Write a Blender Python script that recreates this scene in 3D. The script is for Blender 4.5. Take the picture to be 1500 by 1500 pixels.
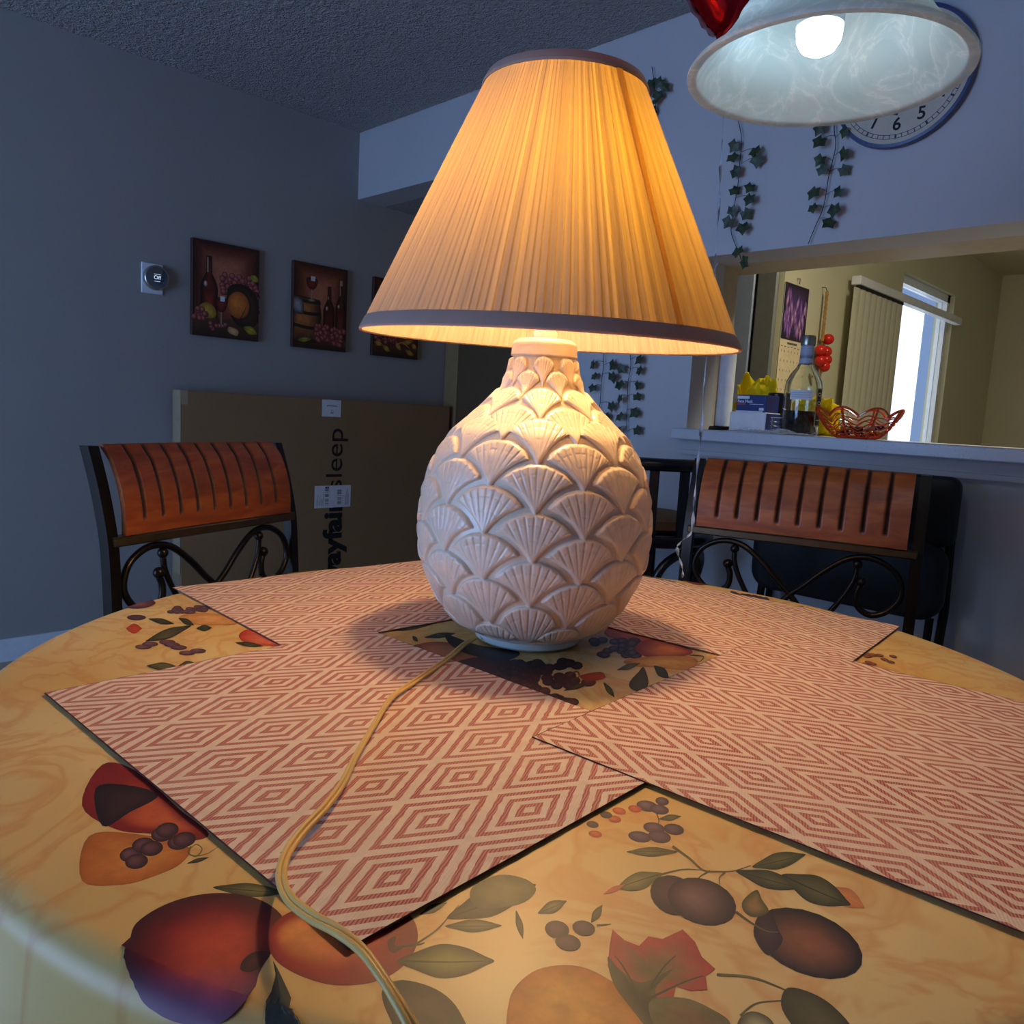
import bpy, math, random
import numpy as np
from math import sin, cos, pi, radians, sqrt, atan2, hypot
from mathutils import Vector, Matrix

D = bpy.data
C = bpy.context.scene.collection
for o in list(D.objects): D.objects.remove(o)

# ------------------------------------------------------------------ camera
EYE = np.array([0.0, 0.0, 1.085]); PITCH = radians(7.16); ROLL = radians(3.18); YAW = radians(44.4); FPX = 1145.0
_h = np.array([-sin(YAW), cos(YAW), 0.0]); _up = np.array([0, 0, 1.0]); _r = np.cross(_h, _up)
CF = _h*cos(PITCH) - _up*sin(PITCH); _u = _up*cos(PITCH) + _h*sin(PITCH)
CR = _r*cos(ROLL) + _u*sin(ROLL); CU = _u*cos(ROLL) - _r*sin(ROLL)
cd = D.cameras.new('camera'); cam = D.objects.new('camera', cd); C.objects.link(cam)
cd.sensor_width = 36; cd.sensor_fit = 'HORIZONTAL'; cd.lens = 36*FPX/1500; cd.clip_start = 0.02
M4 = Matrix.Identity(4)
for i in range(3):
    M4[i][0] = CR[i]; M4[i][1] = CU[i]; M4[i][2] = -CF[i]; M4[i][3] = EYE[i]
cam.matrix_world = M4
bpy.context.scene.camera = cam
def ray(x, y): return CF + CR*(x-750)/FPX - CU*(y-750)/FPX
def on_z(x, y, z): v = ray(x, y); return EYE + v*(z-EYE[2])/v[2]     # point of a horizontal surface seen at a pixel
def on_x(x, y, X): v = ray(x, y); return EYE + v*X/v[0]
def on_y(x, y, Y): v = ray(x, y); return EYE + v*Y/v[1]

# ------------------------------------------------------------------ world, lights, exposure
sc = bpy.context.scene
w = D.worlds.new('world'); sc.world = w; w.use_nodes = True
w.node_tree.nodes['Background'].inputs[0].default_value = (0.35, 0.55, 1.0, 1)
w.node_tree.nodes['Background'].inputs[1].default_value = 0.6
def area(name, loc, rot, sx, sy, power, col):
    l = D.lights.new(name, 'AREA'); l.shape = 'RECTANGLE'; l.size = sx; l.size_y = sy; l.energy = power; l.color = col
    o = D.objects.new(name, l); C.objects.link(o); o.location = loc; o.rotation_euler = rot; return o
area('patio_daylight', (-1.75, -2.42, 1.15), (radians(102), 0, 0), 1.9, 1.9, 76, (0.30, 0.52, 1.0))
area('kitchen_window_daylight', (-1.92, 5.5, 1.3), (0, radians(-90), 0), 1.4, .9, 5, (0.85, 0.95, 1.0))
LAMP_BULB = 295.0; LAMP_COL = (1.0, 0.67, 0.33)
PEND_BULB = 34.0; PEND_COL = (0.60, 0.84, 1.0)
KITCHEN_FILL = 84.0  # strength of the added kitchen fill dome
HALL_FILL = 5.0  # strength of the added hall fill dome, out of view
sc.view_settings.view_transform = 'Standard'; sc.view_settings.look = 'None'
sc.view_settings.exposure = 0.0; sc.view_settings.gamma = 1.0; sc.view_settings.use_curve_mapping = False

# ------------------------------------------------------------------ materials
def s2l(c):
    return tuple((x/12.92 if x <= .04045 else ((x+.055)/1.055)**2.4) for x in c)
def hx(r, g, b): return s2l((r/255, g/255, b/255))
class NT:
    def __init__(s, name):
        s.m = D.materials.new(name); s.m.use_nodes = True; s.t = s.m.node_tree; s.n = s.t.nodes; s.l = s.t.links
        s.b = s.n['Principled BSDF']; s.out = s.n['Material Output']
    def new(s, typ, **k):
        nd = s.n.new(typ)
        for a, v in k.items(): setattr(nd, a, v)
        return nd
    def link(s, a, b): s.l.new(a, b)
    def math(s, op, a, b=None, c=None):
        nd = s.n.new('ShaderNodeMath'); nd.operation = op
        for i, v in enumerate((a, b, c)):
            if v is None: continue
            if isinstance(v, (int, float)): nd.inputs[i].default_value = v
            else: s.l.new(v, nd.inputs[i])
        return nd.outputs[0]
    def noise(s, scale, detail=3, rough=.5, vec=None, dist=0):
        nd = s.n.new('ShaderNodeTexNoise'); nd.inputs['Scale'].default_value = scale; nd.inputs['Detail'].default_value = detail
        nd.inputs['Roughness'].default_value = rough; nd.inputs['Distortion'].default_value = dist
        if vec is None: vec = s.obj()
        s.l.new(vec, nd.inputs['Vector']); return nd.outputs['Fac']
    def obj(s):
        if not hasattr(s, '_tc'): s._tc = s.n.new('ShaderNodeTexCoord')
        return s._tc.outputs['Object']
    def mapv(s, scale=(1, 1, 1), rot=(0, 0, 0), loc=(0, 0, 0), vec=None):
        nd = s.n.new('ShaderNodeMapping'); nd.inputs['Scale'].default_value = scale; nd.inputs['Rotation'].default_value = rot; nd.inputs['Location'].default_value = loc
        s.l.new(vec or s.obj(), nd.inputs['Vector']); return nd.outputs[0]
    def ramp(s, fac, stops):
        nd = s.n.new('ShaderNodeValToRGB'); e = nd.color_ramp.elements
        while len(e) < len(stops): e.new(.5)
        for i, (p, c) in enumerate(stops): e[i].position = p; e[i].color = (*c, 1)
        s.l.new(fac, nd.inputs[0]); return nd.outputs[0]
    def mix(s, fac, a, b, mode='MIX'):
        nd = s.n.new('ShaderNodeMix'); nd.data_type = 'RGBA'; nd.blend_type = mode
        for i, v in ((0, fac), (6, a), (7, b)):
            if isinstance(v, (int, float)): nd.inputs[i].default_value = v
            elif isinstance(v, tuple): nd.inputs[i].default_value = (*v, 1)
            else: s.l.new(v, nd.inputs[i])
        return nd.outputs[2]
    def bump(s, h, strength=.3, dist=.005):
        nd = s.n.new('ShaderNodeBump'); nd.inputs['Strength'].default_value = strength; nd.inputs['Distance'].default_value = dist
        s.l.new(h, nd.inputs['Height']); s.l.new(nd.outputs[0], s.b.inputs['Normal']); return nd
    def col(s, v):
        if isinstance(v, tuple): s.b.inputs['Base Color'].default_value = (*v, 1)
        else: s.l.new(v, s.b.inputs['Base Color'])
    def set(s, **k):
        for a, v in k.items(): s.b.inputs[a.replace('_', ' ')].default_value = v
        return s
def plain(name, c, rough=.5, metal=0, var=.06, vscale=30, bump=0, **k):
    m = NT(name); m.set(Roughness=rough, Metallic=metal, **k)
    f = m.noise(vscale, 3)
    m.col(m.ramp(f, [(.25, tuple(x*(1-var) for x in c)), (.75, tuple(min(1, x*(1+var)) for x in c))]))
    if bump: m.bump(m.noise(vscale*4, 3), bump, .002)
    return m.m
def wood(name, c1, c2, rough=.35, axis=0, sc_=18):
    m = NT(name); s = [sc_, sc_, sc_]; s[axis] = sc_*.1
    f = m.noise(1.0, 6, .6, m.mapv(tuple(s)), .6)
    m.col(m.ramp(f, [(.3, c1), (.55, c2), (.75, tuple(x*.8 for x in c1))])); m.set(Roughness=rough)
    m.bump(f, .08, .001); return m.m
MAT = {}
def popcorn(name, c):
    m = NT(name); a = m.noise(58, 3, .6); b = m.noise(130, 2, .6)
    h = m.math('ADD', m.math('POWER', a, 2.0), m.math('MULTIPLY', b, .45))
    m.col(m.ramp(a, [(.3, tuple(x*.8 for x in c)), (.65, c)])); m.set(Roughness=.95); m.bump(h, 1.0, .09); return m.m
def wallpaint(name, c):
    m = NT(name); f = m.noise(2.5, 3); m.col(m.ramp(f, [(.3, tuple(x*.95 for x in c)), (.7, c)])); m.set(Roughness=.75)
    m.bump(m.noise(160, 3), .12, .002); return m.m
MAT['wall'] = wallpaint('wall_paint', hx(196, 194, 196))
MAT['wall_l'] = wallpaint('wall_paint_grey', hx(158, 154, 150))
MAT['kwall'] = wallpaint('kitchen_wall_paint', hx(205, 200, 170))
MAT['hall'] = wallpaint('hall_paint', hx(120, 100, 74))
MAT['trim'] = plain('trim_paint', hx(190, 176, 150), .5)
MAT['ceil'] = popcorn('popcorn_ceiling', hx(228, 220, 216))
MAT['floor'] = plain('pale_bounce_floor', hx(176, 162, 144), .95, var=.1, vscale=60, bump=.3)  # unseen floor made pale to bounce light up to the ceiling
MAT['kfloor'] = plain('kitchen_floor', hx(150, 140, 120), .5)
m = NT('painted_print')
at = m.new('ShaderNodeAttribute', attribute_name='Col')
m.col(m.mix(1.0, at.outputs['Color'], m.ramp(m.noise(55, 6, .6), [(.25, (.72, .72, .72)), (.75, (1.18, 1.18, 1.18))]), 'MULTIPLY')); m.set(Roughness=.5)
MAT['paint'] = m.m
m = NT('printed_tablecloth')            # cream ground with faint ochre scrolls
n1 = m.noise(7, 3, .55, m.mapv((1, 1, 0)), 2.2)
n2 = m.noise(3.2, 2, .5, m.mapv((1, 1, 0), loc=(4, 1, 0)))
sw = m.math('ABSOLUTE', m.math('SUBTRACT', n1, .5))
base = m.ramp(n2, [(.35, hx(236, 206, 138)), (.65, hx(224, 180, 100))])
line = m.ramp(sw, [(.0, (1, 1, 1)), (.07, (0, 0, 0))])
m.col(m.mix(m.math('MULTIPLY', line, .42), base, hx(210, 124, 50))); m.set(Roughness=.42); m.bump(m.noise(300, 2), .05, .001)
MAT['cloth'] = m.m
def mat_weave(name, longy, tint=(1, 1, 1), ox=0, oy=0):
    m = NT(name); m.set(Roughness=.8)
    sep = m.new('ShaderNodeSeparateXYZ'); m.link(m.obj(), sep.inputs[0])
    wob = m.math('MULTIPLY', m.math('SUBTRACT', m.noise(90, 2), .5), .0022)
    X = m.math('ADD', m.math('ADD', sep.outputs[0], ox), wob); Y = m.math('ADD', m.math('ADD', sep.outputs[1], oy), wob)
    u = m.math('DIVIDE', X, .078 if longy else .142); v = m.math('DIVIDE', Y, .142 if longy else .078)
    p = m.math('ABSOLUTE', m.math('SUBTRACT', m.math('FRACT', m.math('ADD', m.math('ADD', u, v), 20.5)), .5))
    q = m.math('ABSOLUTE', m.math('SUBTRACT', m.math('FRACT', m.math('ADD', m.math('SUBTRACT', u, v), 20.5)), .5))
    d = m.math('MAXIMUM', p, q)
    fr = m.math('FRACT', m.math('ADD', m.math('MULTIPLY', d, 6.4), .9))
    band = m.math('MULTIPLY', m.math('GREATER_THAN', fr, .27), m.math('LESS_THAN', fr, .74))
    edge = m.math('SUBTRACT', 1.0, m.math('GREATER_THAN', m.math('MINIMUM', m.math('ABSOLUTE', m.math('SUBTRACT', fr, .27)), m.math('ABSOLUTE', m.math('SUBTRACT', fr, .74))), .07))
    # twill threads break the red bands into fine slanted dashes
    th = m.math('SINE', m.math('MULTIPLY', m.math('ADD', X, m.math('MULTIPLY', Y, .45)), 2400.0))
    thr = m.ramp(th, [(.1, hx(206, 134, 114)), (.9, hx(148, 54, 54))])
    fade = m.noise(9, 3)
    red = m.mix(m.ramp(fade, [(.35, (0, 0, 0)), (.75, (.55, .55, .55))]), thr, hx(206, 150, 128))
    cream = m.ramp(m.noise(60, 3), [(.3, hx(226, 200, 172)), (.7, hx(238, 216, 188))])
    c = m.mix(band, cream, red)
    c = m.mix(1.0, c, tint, 'MULTIPLY'); m.col(c)
    m.bump(m.math('ADD', m.math('MULTIPLY', th, .25), band), .25, .0008)
    return m.m
MAT['mat_edge'] = plain('placemat_edge', hx(70, 36, 34), .8)
MAT['mat_edge_light'] = plain('placemat_light_edge', hx(120, 90, 90), .8)
m = NT('glazed_ceramic'); m.col(m.ramp(m.noise(40, 3), [(.3, hx(232, 210, 184)), (.7, hx(242, 222, 198))])); m.set(Roughness=.3, Coat_Weight=.35, Coat_Roughness=.12)
MAT['ceramic'] = m.m
MAT['ceramic_foot'] = plain('glazed_foot', hx(206, 212, 205), .25)
# pleated shade: cloth that lets the bulb shine through, thicker where pleats overlap
m = NT('pleated_fabric')
uv = m.new('ShaderNodeUVMap', uv_map='UVMap')
nz = m.noise(1.0, 2, .7, m.mapv((110, 0, 0), vec=uv.outputs[0])); nf = m.noise(1.0, 1, .5, m.mapv((300, 0, 0), vec=uv.outputs[0]))
pl = m.math('ADD', m.math('MULTIPLY', nz, .63), m.math('MULTIPLY', nf, .42))
tcol = m.ramp(pl, [(.36, hx(84, 62, 15)), (.50, hx(102, 77, 20)), (.60, hx(124, 96, 27)), (.70, hx(142, 112, 34))])
dcol = m.ramp(nz, [(.3, hx(214, 190, 160)), (.7, hx(232, 210, 178))])
di = m.new('ShaderNodeBsdfDiffuse'); tr = m.new('ShaderNodeBsdfTranslucent'); mx = m.new('ShaderNodeMixShader')
m.link(dcol, di.inputs[0]); m.link(tcol, tr.inputs[0]); mx.inputs[0].default_value = .5
m.link(di.outputs[0], mx.inputs[1]); m.link(tr.outputs[0], mx.inputs[2]); m.link(mx.outputs[0], m.out.inputs[0])
MAT['shade'] = m.m
def translucent(name, c, t, fac=.5, gloss=None):
    m = NT(name); di = m.new('ShaderNodeBsdfDiffuse'); tr = m.new('ShaderNodeBsdfTranslucent'); mx = m.new('ShaderNodeMixShader')
    f = m.noise(25, 4, .6)
    m.link(m.ramp(f, [(.3, tuple(x*.94 for x in c)), (.7, c)]), di.inputs[0]); m.link(m.ramp(f, [(.3, tuple(x*.9 for x in t)), (.7, t)]), tr.inputs[0])
    mx.inputs[0].default_value = fac
    m.link(di.outputs[0], mx.inputs[1]); m.link(tr.outputs[0], mx.inputs[2]); last = mx.outputs[0]
    if gloss:
        gl = m.new('ShaderNodeBsdfGlossy'); gl.inputs['Roughness'].default_value = .15; mm = m.new('ShaderNodeMixShader'); mm.inputs[0].default_value = gloss
        m.link(last, mm.inputs[1]); m.link(gl.outputs[0], mm.inputs[2]); last = mm.outputs[0]
    m.link(last, m.out.inputs[0]); return m
MAT['band'] = translucent('bias_trim', hx(176, 156, 144), hx(150, 96, 60), .2).m
MAT['seam'] = translucent('pleat_seam_cloth', hx(206, 166, 120), hx(226, 196, 150), .72).m
m = NT('alabaster_glass')
f = m.noise(9, 5, .6, None, 1.6); vein = m.math('ABSOLUTE', m.math('SUBTRACT', f, .5))
g = m.ramp(vein, [(0, hx(248, 250, 246)), (.02, hx(232, 238, 236)), (.1, hx(220, 230, 228))])
di = m.new('ShaderNodeBsdfDiffuse'); tr = m.new('ShaderNodeBsdfTranslucent'); mx = m.new('ShaderNodeMixShader'); mx.inputs[0].default_value = .55
gl = m.new('ShaderNodeBsdfGlossy'); gl.inputs['Roughness'].default_value = .18; mm = m.new('ShaderNodeMixShader'); mm.inputs[0].default_value = .06
m.link(g, di.inputs[0]); m.link(g, tr.inputs[0]); m.link(di.outputs[0], mx.inputs[1]); m.link(tr.outputs[0], mx.inputs[2]); m.link(mx.outputs[0], mm.inputs[1]); m.link(gl.outputs[0], mm.inputs[2]); m.link(mm.outputs[0], m.out.inputs[0])
MAT['alabaster'] = m.m
def emit(name, c, s):
    m = NT(name); m.col((.9, .9, .9)); m.b.inputs['Emission Color'].default_value = (*c, 1); m.b.inputs['Emission Strength'].default_value = s; return m.m
MAT['leather_wood'] = None
m = NT('chestnut_wood_panel')
at = m.new('ShaderNodeAttribute', attribute_name='Col')
f = m.noise(1.0, 6, .6, m.mapv((6, 30, 30)), 1.0)
cc = m.ramp(f, [(.25, hx(122, 52, 16)), (.5, hx(170, 82, 30)), (.75, hx(198, 110, 46))])
m.col(m.mix(1.0, cc, at.outputs['Color'], 'MULTIPLY')); m.set(Roughness=.42, Coat_Weight=.12, Coat_Roughness=.3); m.bump(m.noise(160, 3), .08, .001)
MAT['panel'] = m.m
MAT['iron'] = plain('dark_bronze_metal', hx(44, 36, 30), .32, .75, .15)
MAT['iron_light'] = plain('rubbed_bronze_metal', hx(96, 78, 56), .35, .7, .15)
MAT['black_wood'] = plain('black_lacquered_wood', hx(22, 20, 22), .25)
MAT['black_vinyl'] = plain('black_vinyl', hx(14, 14, 18), .55, bump=.1)
MAT['tan_fabric'] = plain('tan_suede', hx(120, 92, 62), .9, var=.25, vscale=18)
MAT['seat_fabric'] = plain('seat_fabric', hx(150, 120, 86), .9, bump=.2)
MAT['table_wood'] = wood('dark_table_wood', hx(60, 34, 20), hx(84, 50, 30))
MAT['cardboard'] = plain('brown_cardboard', hx(150, 116, 78), .8, var=.05, vscale=8)
MAT['cardboard_side'] = plain('corrugated_cardboard_edge', hx(140, 122, 98), .85)
MAT['ink'] = plain('black_ink', hx(24, 20, 18), .7)
MAT['white_paper'] = plain('white_paper', hx(226, 226, 230), .7)
MAT['white_plastic'] = plain('white_plastic', hx(225, 228, 235), .35)
MAT['tape'] = plain('clear_packing_tape', hx(170, 150, 120), .2)
MAT['cream_cord'] = plain('cream_cord', hx(226, 186, 104), .4)
MAT['counter'] = None
m = NT('speckled_worktop'); v = m.new('ShaderNodeTexVoronoi'); v.inputs['Scale'].default_value = 170; m.link(m.obj(), v.inputs[0])
sp = m.math('LESS_THAN', v.outputs['Distance'], .16); sel = m.math('GREATER_THAN', m.noise(120, 1), .55)
m.col(m.mix(m.math('MULTIPLY', sp, sel), hx(200, 200, 206), hx(120, 110, 110))); m.set(Roughness=.35); MAT['counter'] = m.m
m = NT('ivy_leaf'); f = m.noise(60, 3); m.col(m.ramp(f, [(.35, hx(36, 52, 38)), (.65, hx(72, 84, 52))])); m.set(Roughness=.5); MAT['leaf'] = m.m
MAT['vine'] = plain('vine_stem', hx(40, 52, 50), .6)
m = NT('red_foil'); m.col(m.ramp(m.noise(10, 2), [(.3, hx(150, 10, 24)), (.7, hx(214, 30, 40))])); m.set(Roughness=.16, Metallic=.85); MAT['foil'] = m.m
MAT['ribbon'] = translucent('white_ribbon', hx(230, 235, 245), hx(230, 235, 245), .4, .15).m
def glass(name, c, rough=.02, ior=1.45):
    m = NT(name); m.col(c); m.set(Roughness=rough, IOR=ior, Transmission_Weight=1.0); return m.m
MAT['glass'] = glass('clear_bottle_glass', (.93, .97, .94))
MAT['cellophane'] = None
m = NT('clear_wrap'); m.col((.9, .92, .95)); m.set(Roughness=.12, Alpha=.35); m.bump(m.noise(40, 3), .8, .01); MAT['cellophane'] = m.m
MAT['liquor'] = plain('dark_liquor', hx(14, 8, 10), .1)
MAT['steel'] = plain('fridge_grey', hx(150, 164, 190), .4, .1)
MAT['steel_dark'] = plain('fridge_dark_grey', hx(120, 122, 122), .45, .1)
MAT['gasket'] = plain('black_seam', hx(16, 18, 24), .6)
MAT['slat'] = translucent('vertical_blind_vinyl', hx(226, 222, 200), hx(220, 220, 200), .25).m
MAT['navy'] = plain('navy_carton', hx(26, 40, 110), .45)
MAT['blackplastic'] = plain('black_plastic', hx(16, 16, 20), .35)
m = translucent('yellow_tissue', hx(238, 214, 40), hx(240, 216, 40), .35); MAT['yellow'] = m.m
MAT['orange'] = translucent('orange_plastic', hx(235, 84, 36), hx(240, 90, 40), .25, .08).m
MAT['tomato'] = plain('glazed_red', hx(200, 34, 24), .25)
MAT['raffia'] = plain('raffia', hx(170, 130, 70), .9, var=.2)
MAT['metal'] = plain('brushed_metal', hx(170, 165, 155), .3, .9)
MAT['paper_towel'] = plain('paper_towel', hx(225, 228, 235), .9, bump=.3)
m = NT('window_pane'); m.col((1, 1, 1)); m.set(Roughness=.0, IOR=1.1, Transmission_Weight=1.0); MAT['pane'] = m.m
MAT['screen'] = plain('mirrored_dial', hx(120, 130, 140), .06, .9)

# ------------------------------------------------------------------ mesh helpers
class MB:
    def __init__(s): s.v = []; s.f = []; s.mi = []; s.c = []; s.uv = None
    def add(s, vs, fs, mi=0, col=None):
        b = len(s.v); s.v += [tuple(map(float, p)) for p in vs]; s.f += [tuple(i+b for i in f) for f in fs]; s.mi += [mi]*len(fs)
        if col is None: s.c += [(1, 1, 1)]*len(vs)
        elif isinstance(col, tuple): s.c += [col]*len(vs)
        else: s.c += list(col)
        return s
    def box(s, a, b, mi=0, R=None, o=(0, 0, 0)):
        x0, y0, z0 = a; x1, y1, z1 = b
        vs = [(x, y, z) for z in (z0, z1) for y in (y0, y1) for x in (x0, x1)]
        if R is not None: vs = [tuple(R @ Vector(p) + Vector(o)) for p in vs]
        return s.add(vs, [(0, 2, 3, 1), (4, 5, 7, 6), (0, 1, 5, 4), (2, 6, 7, 3), (0, 4, 6, 2), (1, 3, 7, 5)], mi)
    def rbox(s, a, b, r=.003, mi=0):           # box with chamfered edges
        a = np.array(a, float); b = np.array(b, float); r = min(r, *(abs(b-a)/2.01)); vs = []; idx = {}
        for sx in (0, 1):
            for sy in (0, 1):
                for sz in (0, 1):
                    cpt = np.array([(a, b)[sx][0], (a, b)[sy][1], (a, b)[sz][2]]); dr = np.array([1-2*sx, 1-2*sy, 1-2*sz])
                    for ax in range(3):
                        p = cpt.copy()
                        for k in range(3):
                            if k != ax: p[k] += dr[k]*r
                        idx[(sx, sy, sz, ax)] = len(vs); vs.append(p)
        g = lambda x, y, z, ax: idx[(x, y, z, ax)]
        fs = []
        for q in (0, 1):
            fs += [(g(q, 0, 0, 0), g(q, 1, 0, 0), g(q, 1, 1, 0), g(q, 0, 1, 0)), (g(0, q, 0, 1), g(1, q, 0, 1), g(1, q, 1, 1), g(0, q, 1, 1)), (g(0, 0, q, 2), g(1, 0, q, 2), g(1, 1, q, 2), g(0, 1, q, 2))]
            for t in (0, 1):
                fs += [(g(0, q, t, 1), g(1, q, t, 1), g(1, q, t, 2), g(0, q, t, 2)), (g(q, 0, t, 0), g(q, 1, t, 0), g(q, 1, t, 2), g(q, 0, t, 2)), (g(q, t, 0, 0), g(q, t, 1, 0), g(q, t, 1, 1), g(q, t, 0, 1))]
                for z in (0, 1): fs.append((g(q, t, z, 0), g(q, t, z, 1), g(q, t, z, 2)))
        return s.add(vs, fs, mi)
    def tube(s, pts, r, n=8, mi=0, closed=False, caps=True, col=None, flat=1.0):
        P = [np.array(p, float) for p in pts]; N = len(P); R = r if hasattr(r, '__len__') else [r]*N
        T = []
        for i in range(N):
            a = P[(i-1) % N] if (closed or i > 0) else P[i]; b = P[(i+1) % N] if (closed or i < N-1) else P[i]
            t = b-a; T.append(t/(np.linalg.norm(t)+1e-12))
        ref = np.array([0, 0, 1.0]) if abs(T[0][2]) < .9 else np.array([1.0, 0, 0])
        nn = np.cross(T[0], ref); nn /= np.linalg.norm(nn); vs = []
        for i in range(N):
            nn = nn - T[i]*np.dot(nn, T[i]); nn /= np.linalg.norm(nn)+1e-12; bb = np.cross(T[i], nn)
            for k in range(n):
                a = 2*pi*k/n; vs.append(P[i] + (nn*cos(a)*flat + bb*sin(a))*R[i])
        fs = []
        for i in range(N if closed else N-1):
            j = (i+1) % N
            for k in range(n): fs.append((i*n+k, i*n+(k+1) % n, j*n+(k+1) % n, j*n+k))
        if caps and not closed: fs += [tuple(range(n))[::-1], tuple((N-1)*n+k for k in range(n))]
        return s.add(vs, fs, mi, col)
    def lathe(s, prof, n=48, o=(0, 0, 0), mi=0, closed=False, R=None):
        vs = []
        for r, z in prof:
            for k in range(n):
                a = 2*pi*k/n; p = (r*cos(a), r*sin(a), z)
                if R is not None: p = R @ Vector(p)
                vs.append((p[0]+o[0], p[1]+o[1], p[2]+o[2]))
        N = len(prof); fs = []
        for i in range(N if closed else N-1):
            j = (i+1) % N
            for k in range(n): fs.append((i*n+k, i*n+(k+1) % n, j*n+(k+1) % n, j*n+k))
        return s.add(vs, fs, mi)
    def ball(s, c, r, n=12, mi=0, sc_=(1, 1, 1), R=None):
        vs = []; fs = []; m_ = n//2
        for i in range(m_+1):
            t = pi*i/m_
            for k in range(n):
                a = 2*pi*k/n; p = Vector((r*sin(t)*cos(a)*sc_[0], r*sin(t)*sin(a)*sc_[1], r*cos(t)*sc_[2]))
                if R is not None: p = R @ p
                vs.append((c[0]+p[0], c[1]+p[1], c[2]+p[2]))
        for i in range(m_):
            for k in range(n): fs.append((i*n+k, (i+1)*n+k, (i+1)*n+(k+1) % n, i*n+(k+1) % n))
        return s.add(vs, fs, mi)
    def build(s, name, mats, parent=None, smooth=True, auto=None):
        me = D.meshes.new(name); me.from_pydata(s.v, [], s.f)
        for m_ in (mats if isinstance(mats, (list, tuple)) else [mats]): me.materials.append(m_)
        me.polygons.foreach_set('material_index', s.mi)
        if smooth:
            me.polygons.foreach_set('use_smooth', [True]*len(s.f))
        if any(c != (1, 1, 1) for c in s.c):
            a = me.color_attributes.new('Col', 'FLOAT_COLOR', 'POINT')
            a.data.foreach_set('color', np.c_[np.array(s.c, float), np.ones(len(s.c))].ravel())
        else:
            a = me.color_attributes.new('Col', 'FLOAT_COLOR', 'POINT'); a.data.foreach_set('color', np.ones(4*len(s.v)))
        if smooth and auto is not False:
            try: me.set_sharp_from_angle(angle=radians(auto or 38))
            except Exception: pass
        me.update(); me.validate()
        o = D.objects.new(name, me); C.objects.link(o)
        if parent is not None: o.parent = parent
        return o
def grid_obj(name, V, mats, parent=None, closeu=False, uvs=None, mi=0):   # V: (rows, cols, 3)
    R_, K_ = V.shape[:2]; me = D.meshes.new(name)
    idx = np.arange(R_*K_).reshape(R_, K_)
    nx = np.roll(idx, -1, 1) if closeu else idx[:, 1:]; ix = idx if closeu else idx[:, :-1]
    q = np.stack([ix[:-1], nx[:-1], nx[1:], ix[1:]], -1).reshape(-1, 4)
    me.vertices.add(R_*K_); me.vertices.foreach_set('co', V.reshape(-1).astype(np.float32))
    me.loops.add(q.size); me.loops.foreach_set('vertex_index', q.ravel().astype(np.int32))
    me.polygons.add(len(q)); me.polygons.foreach_set('loop_start', np.arange(0, q.size, 4, dtype=np.int32)); me.polygons.foreach_set('loop_total', np.full(len(q), 4, np.int32))
    me.update(calc_edges=True); me.polygons.foreach_set('use_smooth', [True]*len(q))
    for m_ in (mats if isinstance(mats, (list, tuple)) else [mats]): me.materials.append(m_)
    if uvs is not None:
        ul = me.uv_layers.new(name='UVMap'); U = uvs.reshape(-1, 2)[q.ravel()]
        if closeu:
            U = U.reshape(-1, 4, 2); wrap = (U[:, :, 0].max(1)-U[:, :, 0].min(1)) > .5
            for k in range(4): sel = wrap & (U[:, k, 0] < .5); U[sel, k, 0] += 1
            U = U.reshape(-1, 2)
        ul.data.foreach_set('uv', U.ravel().astype(np.float32))
    me.validate(); o = D.objects.new(name, me); C.objects.link(o)
    if parent is not None: o.parent = parent
    return o
def tag(o, label, cat, group=None):
    o['label'] = label; o['category'] = cat
    if group: o['group'] = group
    return o
def thing(name, label, cat, loc=(0, 0, 0), rz=0, group=None, R=None):
    o = D.objects.new(name, None); C.objects.link(o); o.empty_display_size = .05
    o.location = loc; o.rotation_euler = (0, 0, rz)
    if R is not None: o.rotation_euler = R.to_euler()
    return tag(o, label, cat, group)
def struct(o): o['kind'] = 'structure'; return o
def copy_tree(o, parent=None):
    c = o.copy(); C.objects.link(c)
    if parent is not None: c.parent = parent
    for ch in list(o.children): copy_tree(ch, c)
    return c
def spline(pts, n=8, closed=False):
    P = [np.array(p, float) for p in pts]; N = len(P); out = []
    for i in range(N if closed else N-1):
        g = lambda k: P[k % N] if closed else P[min(max(k, 0), N-1)]
        a, b, c, d = g(i-1), g(i), g(i+1), g(i+2)
        for k in range(n):
            t = k/n; out.append(.5*((2*b)+(-a+c)*t+(2*a-5*b+4*c-d)*t*t+(-a+3*b-3*c+d)*t**3))
    if not closed: out.append(P[-1])
    return out
def text_mesh(name, body, size, M, mat, parent, depth=.0004, bold=0, ax='CENTER'):
    cu = D.curves.new(name, 'FONT'); cu.body = body; cu.size = size; cu.extrude = depth; cu.offset = bold; cu.align_x = ax; cu.align_y = 'CENTER'
    t = D.objects.new(name, cu); C.objects.link(t)
    bpy.context.view_layer.update()
    me = D.meshes.new_from_object(t.evaluated_get(bpy.context.evaluated_depsgraph_get())); D.objects.remove(t)
    me.transform(M); me.materials.clear(); me.materials.append(mat); me.name = name
    o = D.objects.new(name, me); C.objects.link(o)
    if parent is not None: o.parent = parent
    return o
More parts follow.
